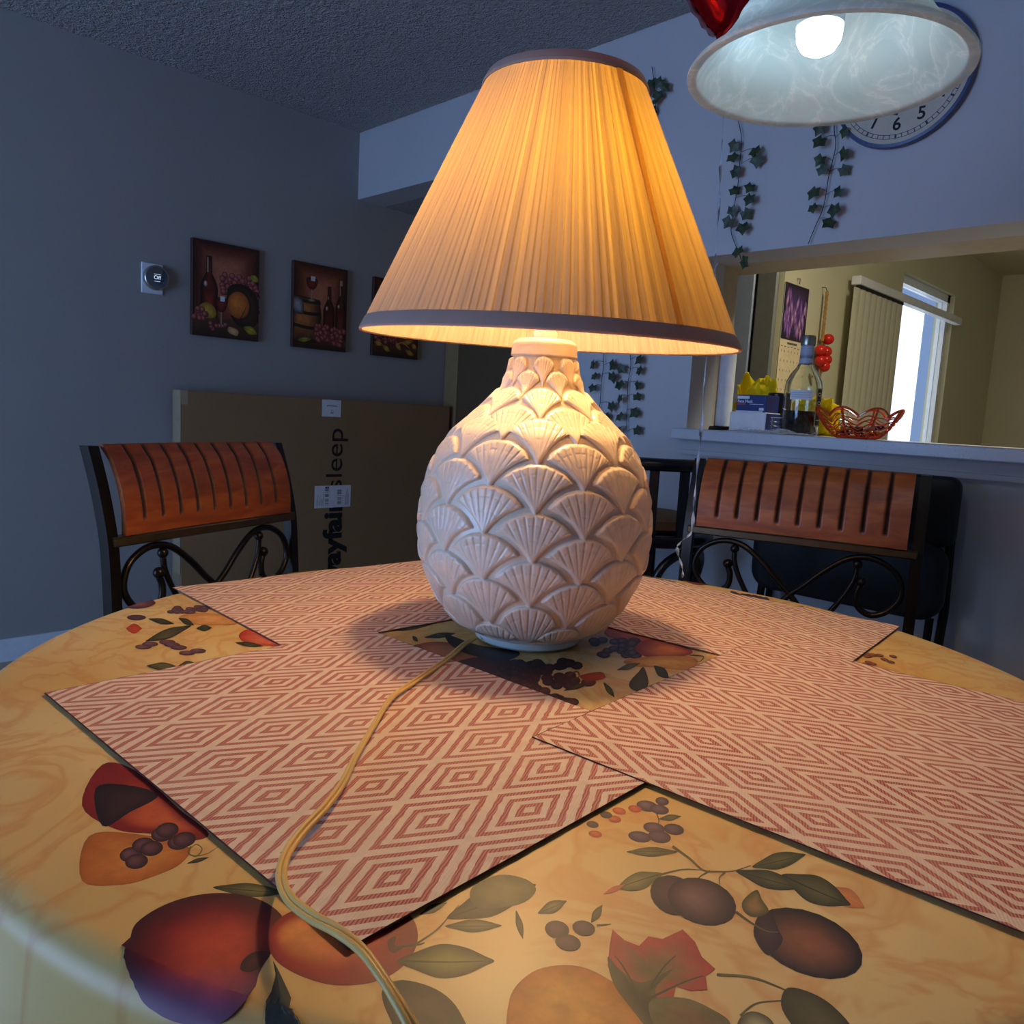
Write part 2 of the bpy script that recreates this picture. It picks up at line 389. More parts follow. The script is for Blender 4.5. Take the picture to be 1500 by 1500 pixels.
# flat printed pictures: coloured shapes laid on a plane, each a hair above the last
class Print:
    def __init__(s, fn, nrm, step=2e-6, base=6e-5, mi=0, mb=None):
        s.k = 1.0; s.fn = fn; s.n = np.array(nrm, float); s.h = base; s.step = step; s.mb = mb or MB(); s.mi = mi
    def pt(s, p, h): return np.array(s.fn(p[0], p[1]), float) + s.n*h
    def shape(s, pts, ci, ce, hl=None, smooth=True, mid=None, grad=None):
        if smooth: pts = spline(pts, 5, True)
        big = max(np.ptp(np.array(pts, float), axis=0)) > 60
        P = np.array(pts, float); c = P.mean(0) if hl is None else np.array(hl, float); n = len(P); s.h += s.step
        ci = np.array(hx(*ci))*s.k; ce = np.array(hx(*ce))*s.k; md = (ci+ce)/2 if mid is None else np.array(hx(*mid))*s.k
        vs = [s.pt(c, s.h)]; cl = [tuple(ci)]
        key = [(0, ci), (.35, ci*.65+md*.35), (.7, md*.6+ce*.4), (.93, ce), (1.0, ce*.85)]
        tl = (.35, .7, .93, 1.0) if not big else (.08, .16, .24, .32, .4, .48, .56, .64, .72, .8, .87, .93, .97, 1.0)
        for t in tl:
            col = np.array([np.interp(t, [k_[0] for k_ in key], [k_[1][q] for k_ in key]) for q in range(3)])
            for p in P:
                pp = c+(p-c)*t; vs.append(s.pt(pp, s.h)); cc_ = col
                if grad is not None:
                    g_ = min(1, max(0, (pp[1]-grad[0])/(grad[1]-grad[0])))*(1-.5*t); cc_ = col*(1-g_)+np.array(hx(*grad[2]))*g_
                cl.append(tuple(cc_))
        fs = [(0, 1+k, 1+(k+1) % n) for k in range(n)]
        for r in range(len(tl)-1):
            for k in range(n): fs.append((1+r*n+k, 1+(r+1)*n+k, 1+(r+1)*n+(k+1) % n, 1+r*n+(k+1) % n))
        s.mb.add(vs, fs, s.mi, cl)
    def el(s, cx, cy, rx, ry, rot=0, ci=(90, 60, 80), ce=(40, 22, 36), hl=(-.25, -.25)):
        a = radians(rot); P = []
        for k in range(20):
            t = 2*pi*k/20; x, y = rx*cos(t), ry*sin(t); P.append((cx+x*cos(a)-y*sin(a), cy+x*sin(a)+y*cos(a)))
        x, y = rx*hl[0], ry*hl[1]
        s.shape(P, ci, ce, (cx+x*cos(a)-y*sin(a), cy+x*sin(a)+y*cos(a)), False)
    def line(s, pts, wd, col, taper=True, sm=True):
        P = spline(pts, 6) if sm else [np.array(p, float) for p in pts]; s.h += s.step; n = len(P); vs = []; 
        for i in range(n):
            t = P[min(i+1, n-1)]-P[max(i-1, 0)]; t = t/(np.linalg.norm(t)+1e-9); nn = np.array([-t[1], t[0]]); w_ = wd/2*((1-.7*i/n) if taper else 1)
            vs += [s.pt(P[i]+nn*w_, s.h), s.pt(P[i]-nn*w_, s.h)]
        s.mb.add(vs, [(2*i, 2*i+1, 2*i+3, 2*i+2) for i in range(n-1)], s.mi, tuple(hx(*col)))
    def leaf(s, x0, y0, x1, y1, wd, ci=(120, 110, 60), ce=(60, 62, 34), vein=(40, 44, 26)):
        a = np.array([x0, y0], float); b = np.array([x1, y1], float); t = b-a; n = np.array([-t[1], t[0]])/np.linalg.norm(t)
        f = [(0, 0), (.2, .55), (.45, 1), (.7, .8), (.9, .3), (1, 0)]
        P = [a+t*u+n*wd/2*v for u, v in f]+[a+t*u-n*wd/2*v for u, v in f[-2:0:-1]]
        s.shape(P, ci, ce); s.line([a, a+t*.5+n*wd*.03, b], max(wd*.07, .8 if wd > 3 else 0), vein)
    def rect(s, x0, y0, x1, y1, col, col2=None):
        s.h += s.step; c2 = col2 or col
        s.mb.add([s.pt(p, s.h) for p in ((x0, y0), (x1, y0), (x1, y1), (x0, y1))], [(0, 1, 2, 3)], s.mi, [hx(*col), hx(*col), hx(*c2), hx(*c2)])
    def poly(s, pts, col):
        s.h += s.step; s.mb.add([s.pt(p, s.h) for p in pts], [tuple(range(len(pts)))], s.mi, tuple(hx(*col)))

XL, YR, TZ, CZ = -3.511, 2.343, 0.76, 2.44

# ================================================================== ROOM
def sbox(name, a, b, mat): return struct(MB().box(a, b).build(name, mat, smooth=False))
sbox('floor', (-3.7, -2.65, -.05), (2.7, 7.2, 0), MAT['floor'])
sbox('ceiling', (-3.7, -2.65, CZ), (2.7, YR+.16, CZ+.06), MAT['ceil'])
sbox('wall_left', (XL-.1, -2.6, 0), (XL, 2.98, CZ), MAT['wall_l'])
sbox('wall_east', (2.5, -2.6, 0), (2.6, 7.2, CZ), MAT['wall'])
# wall behind the camera with the patio door opening
mb = MB()
for a, b in (((XL, -2.6, 0), (-2.8, -2.5, CZ)), ((-.7, -2.6, 0), (2.5, -2.5, CZ)), ((-2.8, -2.6, 2.15), (-.7, -2.5, CZ))): mb.box(a, b)
struct(mb.build('wall_south', MAT['wall'], smooth=False))
win = struct(D.objects.new('window_1', None)); C.objects.link(win)
mb = MB()
for a, b in (((-2.8, -2.58, 0), (-2.74, -2.52, 2.15)), ((-.76, -2.58, 0), (-.7, -2.52, 2.15)), ((-1.78, -2.58, 0), (-1.72, -2.52, 2.15)), ((-2.8, -2.58, 2.09), (-.7, -2.52, 2.15)), ((-2.8, -2.58, 0), (-.7, -2.52, .06))): mb.box(a, b)
mb.build('window_frame', MAT['white_plastic'], win, smooth=False)
MB().box((-2.74, -2.556, .06), (-.76, -2.55, 2.09)).build('window_pane', MAT['pane'], win, smooth=False)
# wall to the right: pass-through opening over the bar, bulkhead over the hall
OX0, OX1, OZ0, OZ1 = -1.478, .9, 1.031, 1.638
mb = MB()
for a, b in (((-2.2, YR, 0), (2.5, YR+.16, OZ0)), ((-2.2, YR, OZ0), (OX0, YR+.16, OZ1)), ((OX1, YR, OZ0), (2.5, YR+.16, OZ1)), ((-2.2, YR, OZ1), (2.5, YR+.16, CZ)), ((XL, YR, 2.118), (-2.2, YR+.16, CZ))): mb.box(a, b)
struct(mb.build('wall_right', MAT['wall'], smooth=False))
mb = MB(); mb.box((OX0-.12, YR+.16, OZ1), (OX1, 2.69, OZ1+.3)); mb.box((OX0-.12, YR+.16, OZ0), (OX0, 2.60, OZ1))
struct(mb.build('trim_1', MAT['trim'], smooth=False))
sbox('trim_2', (OX0-.01, YR-.022, .981), (OX1, YR-.001, .996), MAT['wall'])
# hall recess
sbox('ceiling_hall', (XL, YR+.16, 2.118), (-2.2, 3.0, 2.17), MAT['ceil'])
sbox('wall_hall_back', (XL-.1, 2.98, 0), (-2.1, 3.08, 2.2), MAT['hall'])
sbox('wall_hall_right', (-2.2, YR+.16, 0), (-2.1, 2.98, 2.2), MAT['hall'])
door = struct(D.objects.new('door_1', None)); C.objects.link(door)
mb = MB(); mb.rbox((-3.5, 2.955, 0), (-3.39, 2.98, 2.06)); mb.rbox((-2.46, 2.955, 0), (-2.37, 2.98, 2.06)); mb.rbox((-3.5, 2.955, 2.0), (-2.37, 2.98, 2.09))
mb.build('door_frame', plain('door_casing_paint', hx(150, 122, 84), .5), door)
mb = MB(); mb.rbox((-3.39, 2.965, 0.01), (-2.46, 2.979, 2.0))
for z0, z1 in ((.15, .95), (1.1, 1.85)):
    for x0, x1 in ((-3.3, -2.97), (-2.88, -2.55)): mb.rbox((x0, 2.958, z0), (x1, 2.966, z1), .004)
mb.build('door_panel', plain('brown_door_paint', hx(98, 78, 54), .5), door)
mb = MB(); mb.ball((-2.53, 2.93, .98), .028); mb.tube([(-2.53, 2.958, .98), (-2.53, 2.93, .98)], .012); mb.build('door_handle', MAT['metal'], door)
mb = MB(); mb.box((XL, -2.5, 0), (XL+.012, 2.98, .09)); struct(mb.build('baseboard_left', MAT['white_plastic'], smooth=False))
mb = MB(); mb.box((-2.2, YR-.012, 0), (2.5, YR, .09)); struct(mb.build('baseboard_right', MAT['white_plastic'], smooth=False))
# kitchen shell
KX = -1.75
sbox('wall_kitchen_left', (-2.8, 3.08, 0), (-2.7, 4.2, 2.4), MAT['kwall'])
mb = MB(); mb.box((KX-.03, 3.50, 0), (KX, 5.0, 2.4)); mb.box((KX-.12, 5.0, 2.05), (KX, 6.0, 2.4)); mb.box((KX-.12, 5.0, 0), (KX, 6.0, .5)); mb.box((KX-.12, 6.0, 0), (KX, 7.2, 2.4))
struct(mb.build('wall_kitchen_west', MAT['kwall'], smooth=False))
sbox('wall_kitchen_fridge_recess', (-2.8, 4.2, 0), (KX-.12, 4.3, 2.4), MAT['kwall'])
sbox('wall_kitchen_back', (-1.9, 7.1, 0), (2.6, 7.2, 2.4), MAT['kwall'])
sbox('ceiling_kitchen', (-2.8, YR+.16, 2.36), (2.6, 7.2, 2.42), MAT['kwall'])
win = struct(D.objects.new('window_2', None)); C.objects.link(win)
mb = MB()
for a, b in (((KX-.09, 5.0, .5), (KX-.03, 5.05, 2.05)), ((KX-.09, 5.95, .5), (KX-.03, 6.0, 2.05)), ((KX-.09, 5.0, 2.0), (KX-.03, 6.0, 2.05)), ((KX-.09, 5.0, .5), (KX-.03, 6.0, .55))): mb.box(a, b)
mb.build('window_frame', MAT['white_plastic'], win, smooth=False)
MB().box((KX-.065, 5.05, .55), (KX-.06, 5.95, 2.0)).build('window_pane', MAT['pane'], win, smooth=False)

# made-up fill domes, added only to brighten the kitchen and the hall
def fill_dome(loc, label, r, strength, col):
    t = thing('added_fill_light', label, 'added fill light', loc)
    mb = MB(); mb.lathe([(0, 0), (r*1.05, 0), (r*1.05, -.02), (r, -.025), (0, -.025)], 32); mb.build('base_plate', MAT['metal'], t)
    mb = MB(); mb.lathe([(r*cos(a), -.025-.06*sin(a)) for a in np.linspace(0, pi/2, 8)], 32); mb.build('dome', emit('fill_dome_glow', col, strength), t)
fill_dome((-.5, 3.0, 2.36), 'round added fill dome on the kitchen ceiling, brightening the kitchen', .16, KITCHEN_FILL, (1, .93, .72))
fill_dome((-2.45, 2.74, 2.117), 'small added fill dome on the hall ceiling, warming the hall', .09, HALL_FILL, (1, .72, .36))

# ================================================================== TABLE, CLOTH, PLACEMATS
TC = np.array([-.667, .770]); TR = .672
t = thing('dining_table', 'round dining table hidden beneath the fruit print tablecloth', 'table', (TC[0], TC[1], 0))
mb = MB(); mb.lathe([(0, .722), (TR-.03, .722), (TR-.014, .728), (TR-.012, .745), (TR-.02, .753), (0, .753)], 72); mb.build('tabletop', MAT['table_wood'], t)
mb = MB(); mb.lathe([(.09, .08), (.11, .12), (.06, .2), (.05, .4), (.075, .55), (.06, .66), (.16, .722)], 32); mb.build('pedestal', MAT['table_wood'], t)
for k in range(4):
    a = pi/4+k*pi/2; mb = MB(); mb.tube([(cos(a)*.05, sin(a)*.05, .16), (cos(a)*.2, sin(a)*.2, .13), (cos(a)*.36, sin(a)*.36, .035), (cos(a)*.4, sin(a)*.4, .025)], [.035, .032, .028, .022], 10); mb.build('leg', MAT['table_wood'], t)
nA = 240
rows = [(.0005, 0)] + [(r, 0) for r in np.linspace(.05, .648, 10)]
for k in range(1, 9):
    a = k/8*pi/2; rows.append((.648+(TR-.648)*sin(a), -.022*(1-cos(a))))
for k in range(1, 9): rows.append((TR+.004*k, -.022-.022*k))
V = np.zeros((len(rows), nA, 3)); th = np.linspace(0, 2*pi, nA, endpoint=False)
for i, (r, dz) in enumerate(rows):
    k = max(0, i-18)/8; wv = .022*k*np.sin(th*17+.6*np.sin(th*3))
    V[i, :, 0] = TC[0]+(r+wv)*np.cos(th); V[i, :, 1] = TC[1]+(r+wv)*np.sin(th); V[i, :, 2] = TZ+dz
mb = MB(); idx = lambda i, k: i*nA+k % nA
mb.add(V.reshape(-1, 3), [(idx(i, k), idx(i, k+1), idx(i+1, k+1), idx(i+1, k)) for i in range(len(rows)-1) for k in range(nA)], 0)
def rim_r(z):                       # outline radius of the draped cloth at height z
    if z >= TZ-.022: return .648+(TR-.648)*sin(math.acos(max(-1, 1-(TZ-z)/.022)))
    return TR+(TZ-.022-z)*.18
def clothpt(x, y):
    p = on_z(x, y, TZ); d = hypot(p[0]-TC[0], p[1]-TC[1])
    if d > .648:                                  # the printed cloth bends down over the rim
        v = ray(x, y); v = v/np.linalg.norm(v); t0 = np.linalg.norm(p-EYE)-.12
        for k in range(700):
            q = EYE+v*(t0+k*.0006)
            if q[2] > TZ: continue
            rr = hypot(q[0]-TC[0], q[1]-TC[1]); rs_ = rim_r(q[2])
            if q[2] < TZ-.03: rs_ += .022*min(1, (TZ-.022-q[2])/.176)*sin(atan2(q[1]-TC[1], q[0]-TC[0])*17)
            if rr <= rs_: return np.array([TC[0]+(q[0]-TC[0])*(rs_+.0014)/rr, TC[1]+(q[1]-TC[1])*(rs_+.0014)/rr, q[2]+.0006])
            if q[2] < TZ-.3: break
        f = min(d, TR-.012)/d; return np.array([TC[0]+(p[0]-TC[0])*f, TC[1]+(p[1]-TC[1])*f, TZ-.001])
    return p
P = Print(clothpt, (0, 0, 1), mb=mb, mi=1); P.k = .86
DK = (62, 34, 42); OL = ((98, 94, 52), (48, 50, 28), (32, 36, 20)); OL2 = ((132, 122, 68), (76, 76, 42), (48, 50, 28))
def leafc(*a, c=OL): P.leaf(*a, *c)
# -- front left corner
P.shape([(150, 1120), (200, 1130), (262, 1185), (306, 1222), (270, 1232), (225, 1222), (170, 1215), (120, 1180)], (226, 110, 60), (150, 34, 26), (250, 1205), mid=(150, 40, 28))
P.shape([(140, 1155), (185, 1150), (232, 1165), (190, 1190), (150, 1210)], (70, 40, 40), (40, 22, 24))
P.shape([(130, 1225), (200, 1222), (275, 1240), (265, 1265), (230, 1282), (180, 1296), (120, 1290)], (232, 150, 66), (206, 116, 46), (220, 1255))
for x, y in ((192, 1252), (210, 1238), (222, 1243), (238, 1222), (245, 1216), (262, 1234), (270, 1230), (200, 1262)): P.el(x, y, 17, 11, -10, (126, 84, 84), DK)
P.line([(280, 1240), (276, 1250), (288, 1254), (296, 1244), (288, 1237), (279, 1243)], 3, (120, 110, 50)); P.line([(290, 1254), (305, 1250), (320, 1240)], 2, (130, 118, 60)); P.leaf(274, 1265, 306, 1256, 6, *OL)
leafc(312, 1300, 420, 1308, 20, c=OL2)
P.shape([(190, 1378), (200, 1352), (240, 1326), (290, 1311), (340, 1309), (385, 1320), (415, 1345), (412, 1375), (395, 1400), (380, 1425), (372, 1450), (350, 1478), (325, 1497), (290, 1502), (250, 1492), (215, 1468), (195, 1430), (186, 1400)],
        (222, 84, 48), (84, 8, 26), (332, 1392), mid=(150, 10, 26), grad=(1410, 1475, (150, 84, 120)))
P.shape([(352, 1420), (358, 1404), (376, 1394), (396, 1396), (386, 1412), (368, 1424)], (80, 20, 28), (52, 12, 20))
P.shape([(392, 1370), (410, 1345), (440, 1330), (480, 1318), (520, 1325), (570, 1320), (604, 1345), (612, 1375), (600, 1405), (570, 1430), (530, 1442), (480, 1442), (430, 1425), (400, 1402)],
        (248, 156, 74), (150, 16, 24), (426, 1364), mid=(190, 44, 34))
P.shape([(568, 1378), (580, 1372), (578, 1384), (590, 1388), (578, 1396), (570, 1392)], (96, 30, 30), (84, 26, 26))
P.line([(578, 1388), (612, 1384), (622, 1381)], 4, (70, 60, 40)); P.line([(608, 1384), (640, 1362), (660, 1340), (672, 1326)], 3, (84, 76, 44))
leafc(655, 1345, 785, 1296, 42, c=OL); P.shape([(700, 1330), (690, 1302), (730, 1282), (770, 1288), (785, 1305), (760, 1325)], (140, 130, 76), (98, 94, 54))
leafc(652, 1357, 735, 1356, 19, c=OL2); leafc(615, 1340, 655, 1322, 12)
leafc(582, 1408, 724, 1408, 50, c=((150, 150, 66), (70, 64, 38), (60, 56, 34)))
P.leaf(756, 1334, 766, 1376, 10, *OL); leafc(788, 1338, 830, 1320, 18, c=OL2)
P.shape([(560, 1450), (590, 1436), (640, 1450), (672, 1480), (680, 1520), (600, 1530), (570, 1490)], (80, 76, 56), (48, 46, 38))
P.shape([(392, 1500), (396, 1460), (404, 1425), (400, 1408), (412, 1430), (430, 1470), (445, 1510), (420, 1530)], (60, 66, 56), (40, 44, 40))
P.shape([(745, 1470), (760, 1440), (795, 1418), (850, 1416), (900, 1440), (940, 1470), (975, 1510), (980, 1560), (880, 1600), (780, 1580), (745, 1520)], (240, 172, 74), (214, 128, 44), (830, 1460))
# -- front right corner
P.line([(962, 1192), (965, 1205), (955, 1215)], 2, (90, 80, 50)); P.line([(985, 1240), (1010, 1258), (1030, 1275), (1052, 1277), (1075, 1276), (1100, 1268)], 4, (110, 92, 52))
for x, y, rx, ry in ((948, 1181, 16, 8), (970, 1174, 10, 6), (966, 1186, 14, 7), (958, 1213, 16, 8), (987, 1215, 15, 8), (937, 1226, 17, 8), (966, 1226, 17, 9)): P.el(x, y, rx, ry, 10, (120, 90, 100), (70, 44, 56))
for x, y in ((907, 1188), (900, 1200), (930, 1185), (872, 1222)): P.el(x, y, 10, 5, 10, (220, 110, 60), (196, 70, 44))
for x, y in ((868, 1208), (888, 1194)): P.el(x, y, 9, 5, 10, (90, 60, 60), DK)
leafc(965, 1200, 998, 1196, 9, c=OL2); leafc(992, 1248, 918, 1248, 14, c=((120, 110, 60), (90, 84, 46), (60, 60, 36)))
leafc(970, 1280, 902, 1302, 26, c=((150, 140, 84), (110, 104, 58), (70, 70, 40))); P.leaf(915, 1296, 884, 1310, 8, (230, 130, 90), (210, 110, 70), (190, 100, 70))
P.line([(965, 1282), (1000, 1274), (1030, 1275)], 3, (110, 92, 52)); P.line([(1040, 1276), (1026, 1284), (1022, 1290)], 3, (110, 92, 52)); P.line([(1062, 1278), (1054, 1286), (1054, 1296)], 3, (110, 92, 52))
leafc(1078, 1276, 1176, 1302, 26, c=OL); leafc(1102, 1270, 1180, 1252, 24, c=((110, 104, 56), (70, 72, 36), (50, 54, 30)))
P.leaf(1215, 1300, 1266, 1330, 26, (232, 150, 90), (220, 140, 80), (200, 120, 60)); leafc(1145, 1282, 1246, 1326, 40, c=((110, 106, 60), (62, 64, 36), (44, 46, 28)))
P.el(987, 1312, 36, 28, 25, (92, 62, 62), (50, 26, 36)); P.el(1028, 1321, 52, 33, 18, (134, 100, 90), (50, 26, 38))
P.el(1184, 1382, 84, 45, 22, (156, 96, 66), (38, 18, 28), (.05, .05)); P.shape([(1104, 1370), (1112, 1340), (1130, 1340), (1140, 1362), (1146, 1380), (1125, 1400)], (70, 44, 50), (50, 28, 38))
P.line([(1078, 1336), (1100, 1352), (1122, 1364), (1140, 1366)], 4, (96, 82, 50)); P.shape([(1088, 1320), (1108, 1304), (1116, 1318), (1126, 1336), (1106, 1344), (1090, 1336)], (170, 130, 70), (90, 88, 46))
for x, y, rx, ry in ((816, 1362, 18, 13), (832, 1381, 19, 12), (855, 1360, 17, 11)): P.el(x, y, rx, ry, 12, (96, 60, 76), (56, 30, 44))
leafc(866, 1352, 882, 1326, 12); P.line([(874, 1356), (895, 1354)], 3, (110, 110, 60))
P.shape([(897, 1362), (915, 1378), (936, 1386), (950, 1372), (970, 1376), (1000, 1362), (1018, 1380), (1028, 1402), (1048, 1420), (1034, 1430), (1036, 1450), (1012, 1452), (990, 1445), (985, 1470), (960, 1485), (940, 1478), (925, 1450), (900, 1440), (890, 1415), (893, 1385)],
        (120, 100, 56), (196, 66, 56), (958, 1425), False, mid=(170, 96, 64))
P.shape([(890, 1402), (905, 1418), (940, 1440), (985, 1420), (960, 1450), (975, 1480), (1000, 1500), (960, 1515), (925, 1478), (898, 1440)], (60, 58, 34), (96, 88, 50), (940, 1462))
for q in (((940, 1466), (915, 1420), (900, 1400)), ((940, 1466), (970, 1420), (990, 1400)), ((945, 1466), (1000, 1440), (1030, 1430))): P.line(q, 4, (66, 62, 36))
P.shape([(950, 1470), (1000, 1462), (1045, 1480), (1070, 1500), (1060, 1530), (980, 1530)], (140, 104, 64), (120, 110, 66))
P.line([(1050, 1428), (1100, 1432), (1140, 1446), (1152, 1452)], 4, (104, 96, 56)); P.shape([(1150, 1450), (1175, 1450), (1215, 1470), (1250, 1510), (1240, 1540), (1180, 1520), (1146, 1480)], (104, 98, 60), (64, 64, 40))
P.line([(1084, 1488), (1108, 1470), (1145, 1466)], 3, (110, 104, 60)); P.shape([(1080, 1500), (1100, 1482), (1130, 1495), (1140, 1530), (1090, 1530)], (190, 184, 140), (96, 92, 66))
# -- cloth seen in the middle, around the lamp foot
P.shape([(595, 950), (640, 940), (700, 950), (720, 968), (700, 988), (660, 975), (610, 962)], (206, 128, 78), (176, 86, 50), (650, 952))
P.shape([(660, 975), (720, 962), (790, 985), (770, 1012), (712, 1000)], (96, 50, 36), (74, 34, 30)); leafc(565, 924, 640, 912, 10, c=((120, 108, 64), (80, 76, 44), (56, 56, 34)))
leafc(622, 934, 668, 928, 8); leafc(604, 932, 612, 940, 6); P.shape([(655, 930), (700, 945), (760, 955), (740, 968), (690, 960), (660, 945)], (60, 44, 42), (44, 30, 34))
random.seed(4)
for k in range(46): P.el(735+random.random()*110, 968+random.random()*38, 9, 6, 0, (84, 52, 60), (46, 26, 32))
for k in range(22): P.el(762+k*3.6+random.random()*10, 1000+k*1.35+random.random()*14, 9, 6, 0, (110, 66, 62), (62, 34, 38))
P.shape([(885, 928), (905, 915), (945, 922), (985, 935), (960, 942), (915, 940)], (206, 100, 60), (190, 90, 50), (940, 930))
for k in range(30): P.el(868+random.random()*66, 938+random.random()*24, 8, 4.5, 0, (120, 96, 90), (52, 34, 40))
P.shape([(930, 950), (945, 938), (975, 938), (1012, 952), (1008, 960), (975, 964), (945, 962)], (236, 142, 66), (160, 48, 36), (985, 954), mid=(190, 90, 46))
P.shape([(915, 968), (955, 962), (1010, 962), (1022, 972), (1005, 982), (960, 978), (925, 976)], (240, 184, 90), (216, 142, 60))
P.shape([(922, 1000), (935, 985), (943, 978), (950, 1000), (942, 1014), (925, 1010)], (80, 76, 44), (60, 60, 38)); leafc(958, 976, 980, 994, 14, c=((80, 76, 40), (50, 54, 30), (40, 42, 26)))
leafc(904, 982, 938, 972, 8, c=OL2); leafc(826, 1012, 865, 1000, 7); leafc(884, 1000, 900, 1022, 8); P.el(862, 1000, 11, 6, 0, (120, 60, 50), (80, 40, 38)); P.shape([(850, 990), (880, 985), (885, 994), (860, 998)], (200, 80, 50), (180, 60, 44))
P.line([(832, 990), (845, 984), (848, 992), (838, 995)], 3, (110, 84, 50)); P.line([(1010, 960), (1030, 962), (1024, 970), (1015, 966)], 2, (100, 96, 50))
# -- cloth at the far left
P.el(202, 884, 26, 8, -3, (150, 100, 110), (100, 58, 62)); P.el(200, 905, 14, 4, 0, (120, 84, 90), (80, 52, 60)); leafc(185, 921, 208, 921, 14, c=((230, 90, 50), (206, 66, 40), (180, 60, 40)))
P.shape([(262, 905), (285, 898), (330, 902), (352, 912), (330, 916), (282, 914)], (244, 184, 110), (222, 146, 74))
for k in range(22): P.el(250+random.random()*56, 889+random.random()*9, 6, 2.6, 0, (130, 96, 104), (92, 60, 70))
leafc(218, 907, 255, 914, 8); leafc(280, 917, 213, 940, 14, c=((110, 100, 60), (66, 66, 38), (44, 46, 28))); leafc(262, 906, 284, 916, 8); leafc(288, 921, 310, 920, 9)
P.shape([(350, 932), (358, 924), (372, 924), (395, 936), (414, 946), (385, 946), (360, 942)], (240, 130, 90), (206, 66, 42), (385, 940)); leafc(345, 942, 385, 947, 7)
for x, y in ((210, 948), (220, 944), (245, 941), (252, 945), (262, 949), (274, 957), (290, 954)): P.el(x, y, 12, 3.4, 0, (140, 96, 100), (96, 60, 66))
leafc(215, 976, 262, 978, 12, c=OL2); leafc(262, 976, 288, 974, 13, c=OL2)
# -- slivers of cloth along the far rim
P.shape([(350, 846), (372, 842), (385, 842), (350, 850)], (226, 140, 60), (220, 130, 60), smooth=False); leafc(420, 839, 448, 836, 3)
P.shape([(1000, 850), (1012, 849), (1040, 856), (1020, 857)], (140, 64, 50), (120, 50, 44))
for k in range(34): (lambda u_: P.el(1072+u_*52, 867.5+u_*9+random.random()*3, 4, 1.6, 10, (90, 60, 80), (62, 40, 56)))(random.random())
for k in range(14): (lambda u_: P.el(1160+u_*36, 886.5+u_*8+random.random()*3, 4, 1.5, 12, (96, 60, 76), (66, 40, 56)))(random.random())
for k in range(8): P.el(945+k*6, 845+k*1.2, 4, 1.6, 12, (110, 100, 60), (80, 76, 44))
for k in range(12): P.el(1265+random.random()*45, 958+random.random()*16, 6, 2, 12, (180, 110, 70), (110, 60, 60))
cloth = mb.build('tablecloth', [MAT['cloth'], MAT['paint']], auto=False)
tag(cloth, 'cream and ochre tablecloth printed with plums, berries and leaves', 'tablecloth')

WV_Y = lambda nm, ox, oy, tint=(1, 1, 1): mat_weave(nm, True, tint, ox, oy)
def placemat(corner, rot, sx, sy, z, label, mat, edge, curl=0):
    # corner = lower right; local x runs back along -x, y along +y
    a = radians(rot); nx, ny = 36, 28; mb = MB(); vs = []
    for j in range(ny+1):
        for i in range(nx+1):
            x = -sx*i/nx; y = sy*j/ny; dz = .0003*sin(x*31+rot)*sin(y*27)
            vs.append((x, y, .0008+max(0, dz)))
    idm = lambda i, j: j*(nx+1)+i
    mb.add(vs, [(idm(i, j), idm(i, j+1), idm(i+1, j+1), idm(i+1, j)) for j in range(ny) for i in range(nx)], 0)
    mb.add([(x, y, 0) for x, y, _ in vs], [(idm(i, j), idm(i+1, j), idm(i+1, j+1), idm(i, j+1)) for j in range(ny) for i in range(nx)], 0)
    ring = [(i, 0) for i in range(nx)]+[(nx, j) for j in range(ny)]+[(i, ny) for i in range(nx, 0, -1)]+[(0, j) for j in range(ny, 0, -1)]
    n = len(ring); ev = []
    random.seed(int(abs(rot)*10)+3)
    for (i, j) in ring:
        p = vs[idm(i, j)]; ox = .0012 if i == 0 else (-.0012 if i == nx else 0); oy = -.0012 if j == 0 else (.0012 if j == ny else 0); jt = .6+random.random()*.8
        ev += [(p[0], p[1], p[2]+.0002), (p[0]+ox*jt, p[1]+oy*jt, .0004), (p[0], p[1], 0)]
    mb.add(ev, [(3*k+q, 3*((k+1) % n)+q, 3*((k+1) % n)+q+1, 3*k+q+1) for k in range(n) for q in (0, 1)], 1)
    o = mb.build('placemat', [mat, edge], auto=False); o.location = (corner[0], corner[1], z); o.rotation_euler = (0, 0, a)
    return tag(o, label, 'placemat', 'red and cream woven placemats')
ZM = TZ+.0012
placemat((-.902, .514), -2, .408, .54, ZM, 'red and cream woven placemat at the far left, its corner poking past the table rim', WV_Y('weave_far_left', .02, .03), MAT['mat_edge_light'])
placemat((-.390, 1.0), 6, .535, .405, ZM+.0001, 'red and cream woven placemat, pendant light tinted into its colour, behind the lamp on the far right of the table', mat_weave('weave_far_right', False, (1.05, 1.05, 1.08), .03, .02), MAT['mat_edge_light'])  # tint paints the pendant's brightening into the weave colour
placemat((-.361, .250), 2, .545, .42, ZM+.0011, 'woven placemat at the front left, under the trailing lamp cord', WV_Y('weave_front_left', .037, -.063), MAT['mat_edge'])
pB = (-.502+.42*cos(radians(4)), .561+.42*sin(radians(4)))
placemat(pB, 4, .42, .543, ZM+.0021, 'woven placemat at the front right, overlapping its neighbour with a dark edge', mat_weave('weave_front_right', False, (1, .97, .97), .01, .03), MAT['mat_edge'])

# ================================================================== SHELL LAMP
LP = np.array([-.7555, .8185])
lamp = thing('table_lamp', 'large white ceramic table lamp moulded with rows of scallop shells, glowing pleated shade', 'lamp', (LP[0], LP[1], 0))
prof = [(.7725, .0755), (.776, .083), (.79, .113), (.82, .136), (.85, .151), (.882, .1632), (.93, .1675), (.977, .1623), (1.0075, .1542), (1.031, .1425), (1.059, .125), (1.077, .1038), (1.1, .0812), (1.121, .0609), (1.145, .051), (1.162, .0473), (1.178, .0453)]
pz = np.array([p[0] for p in prof]); pr = np.array([p[1] for p in prof])
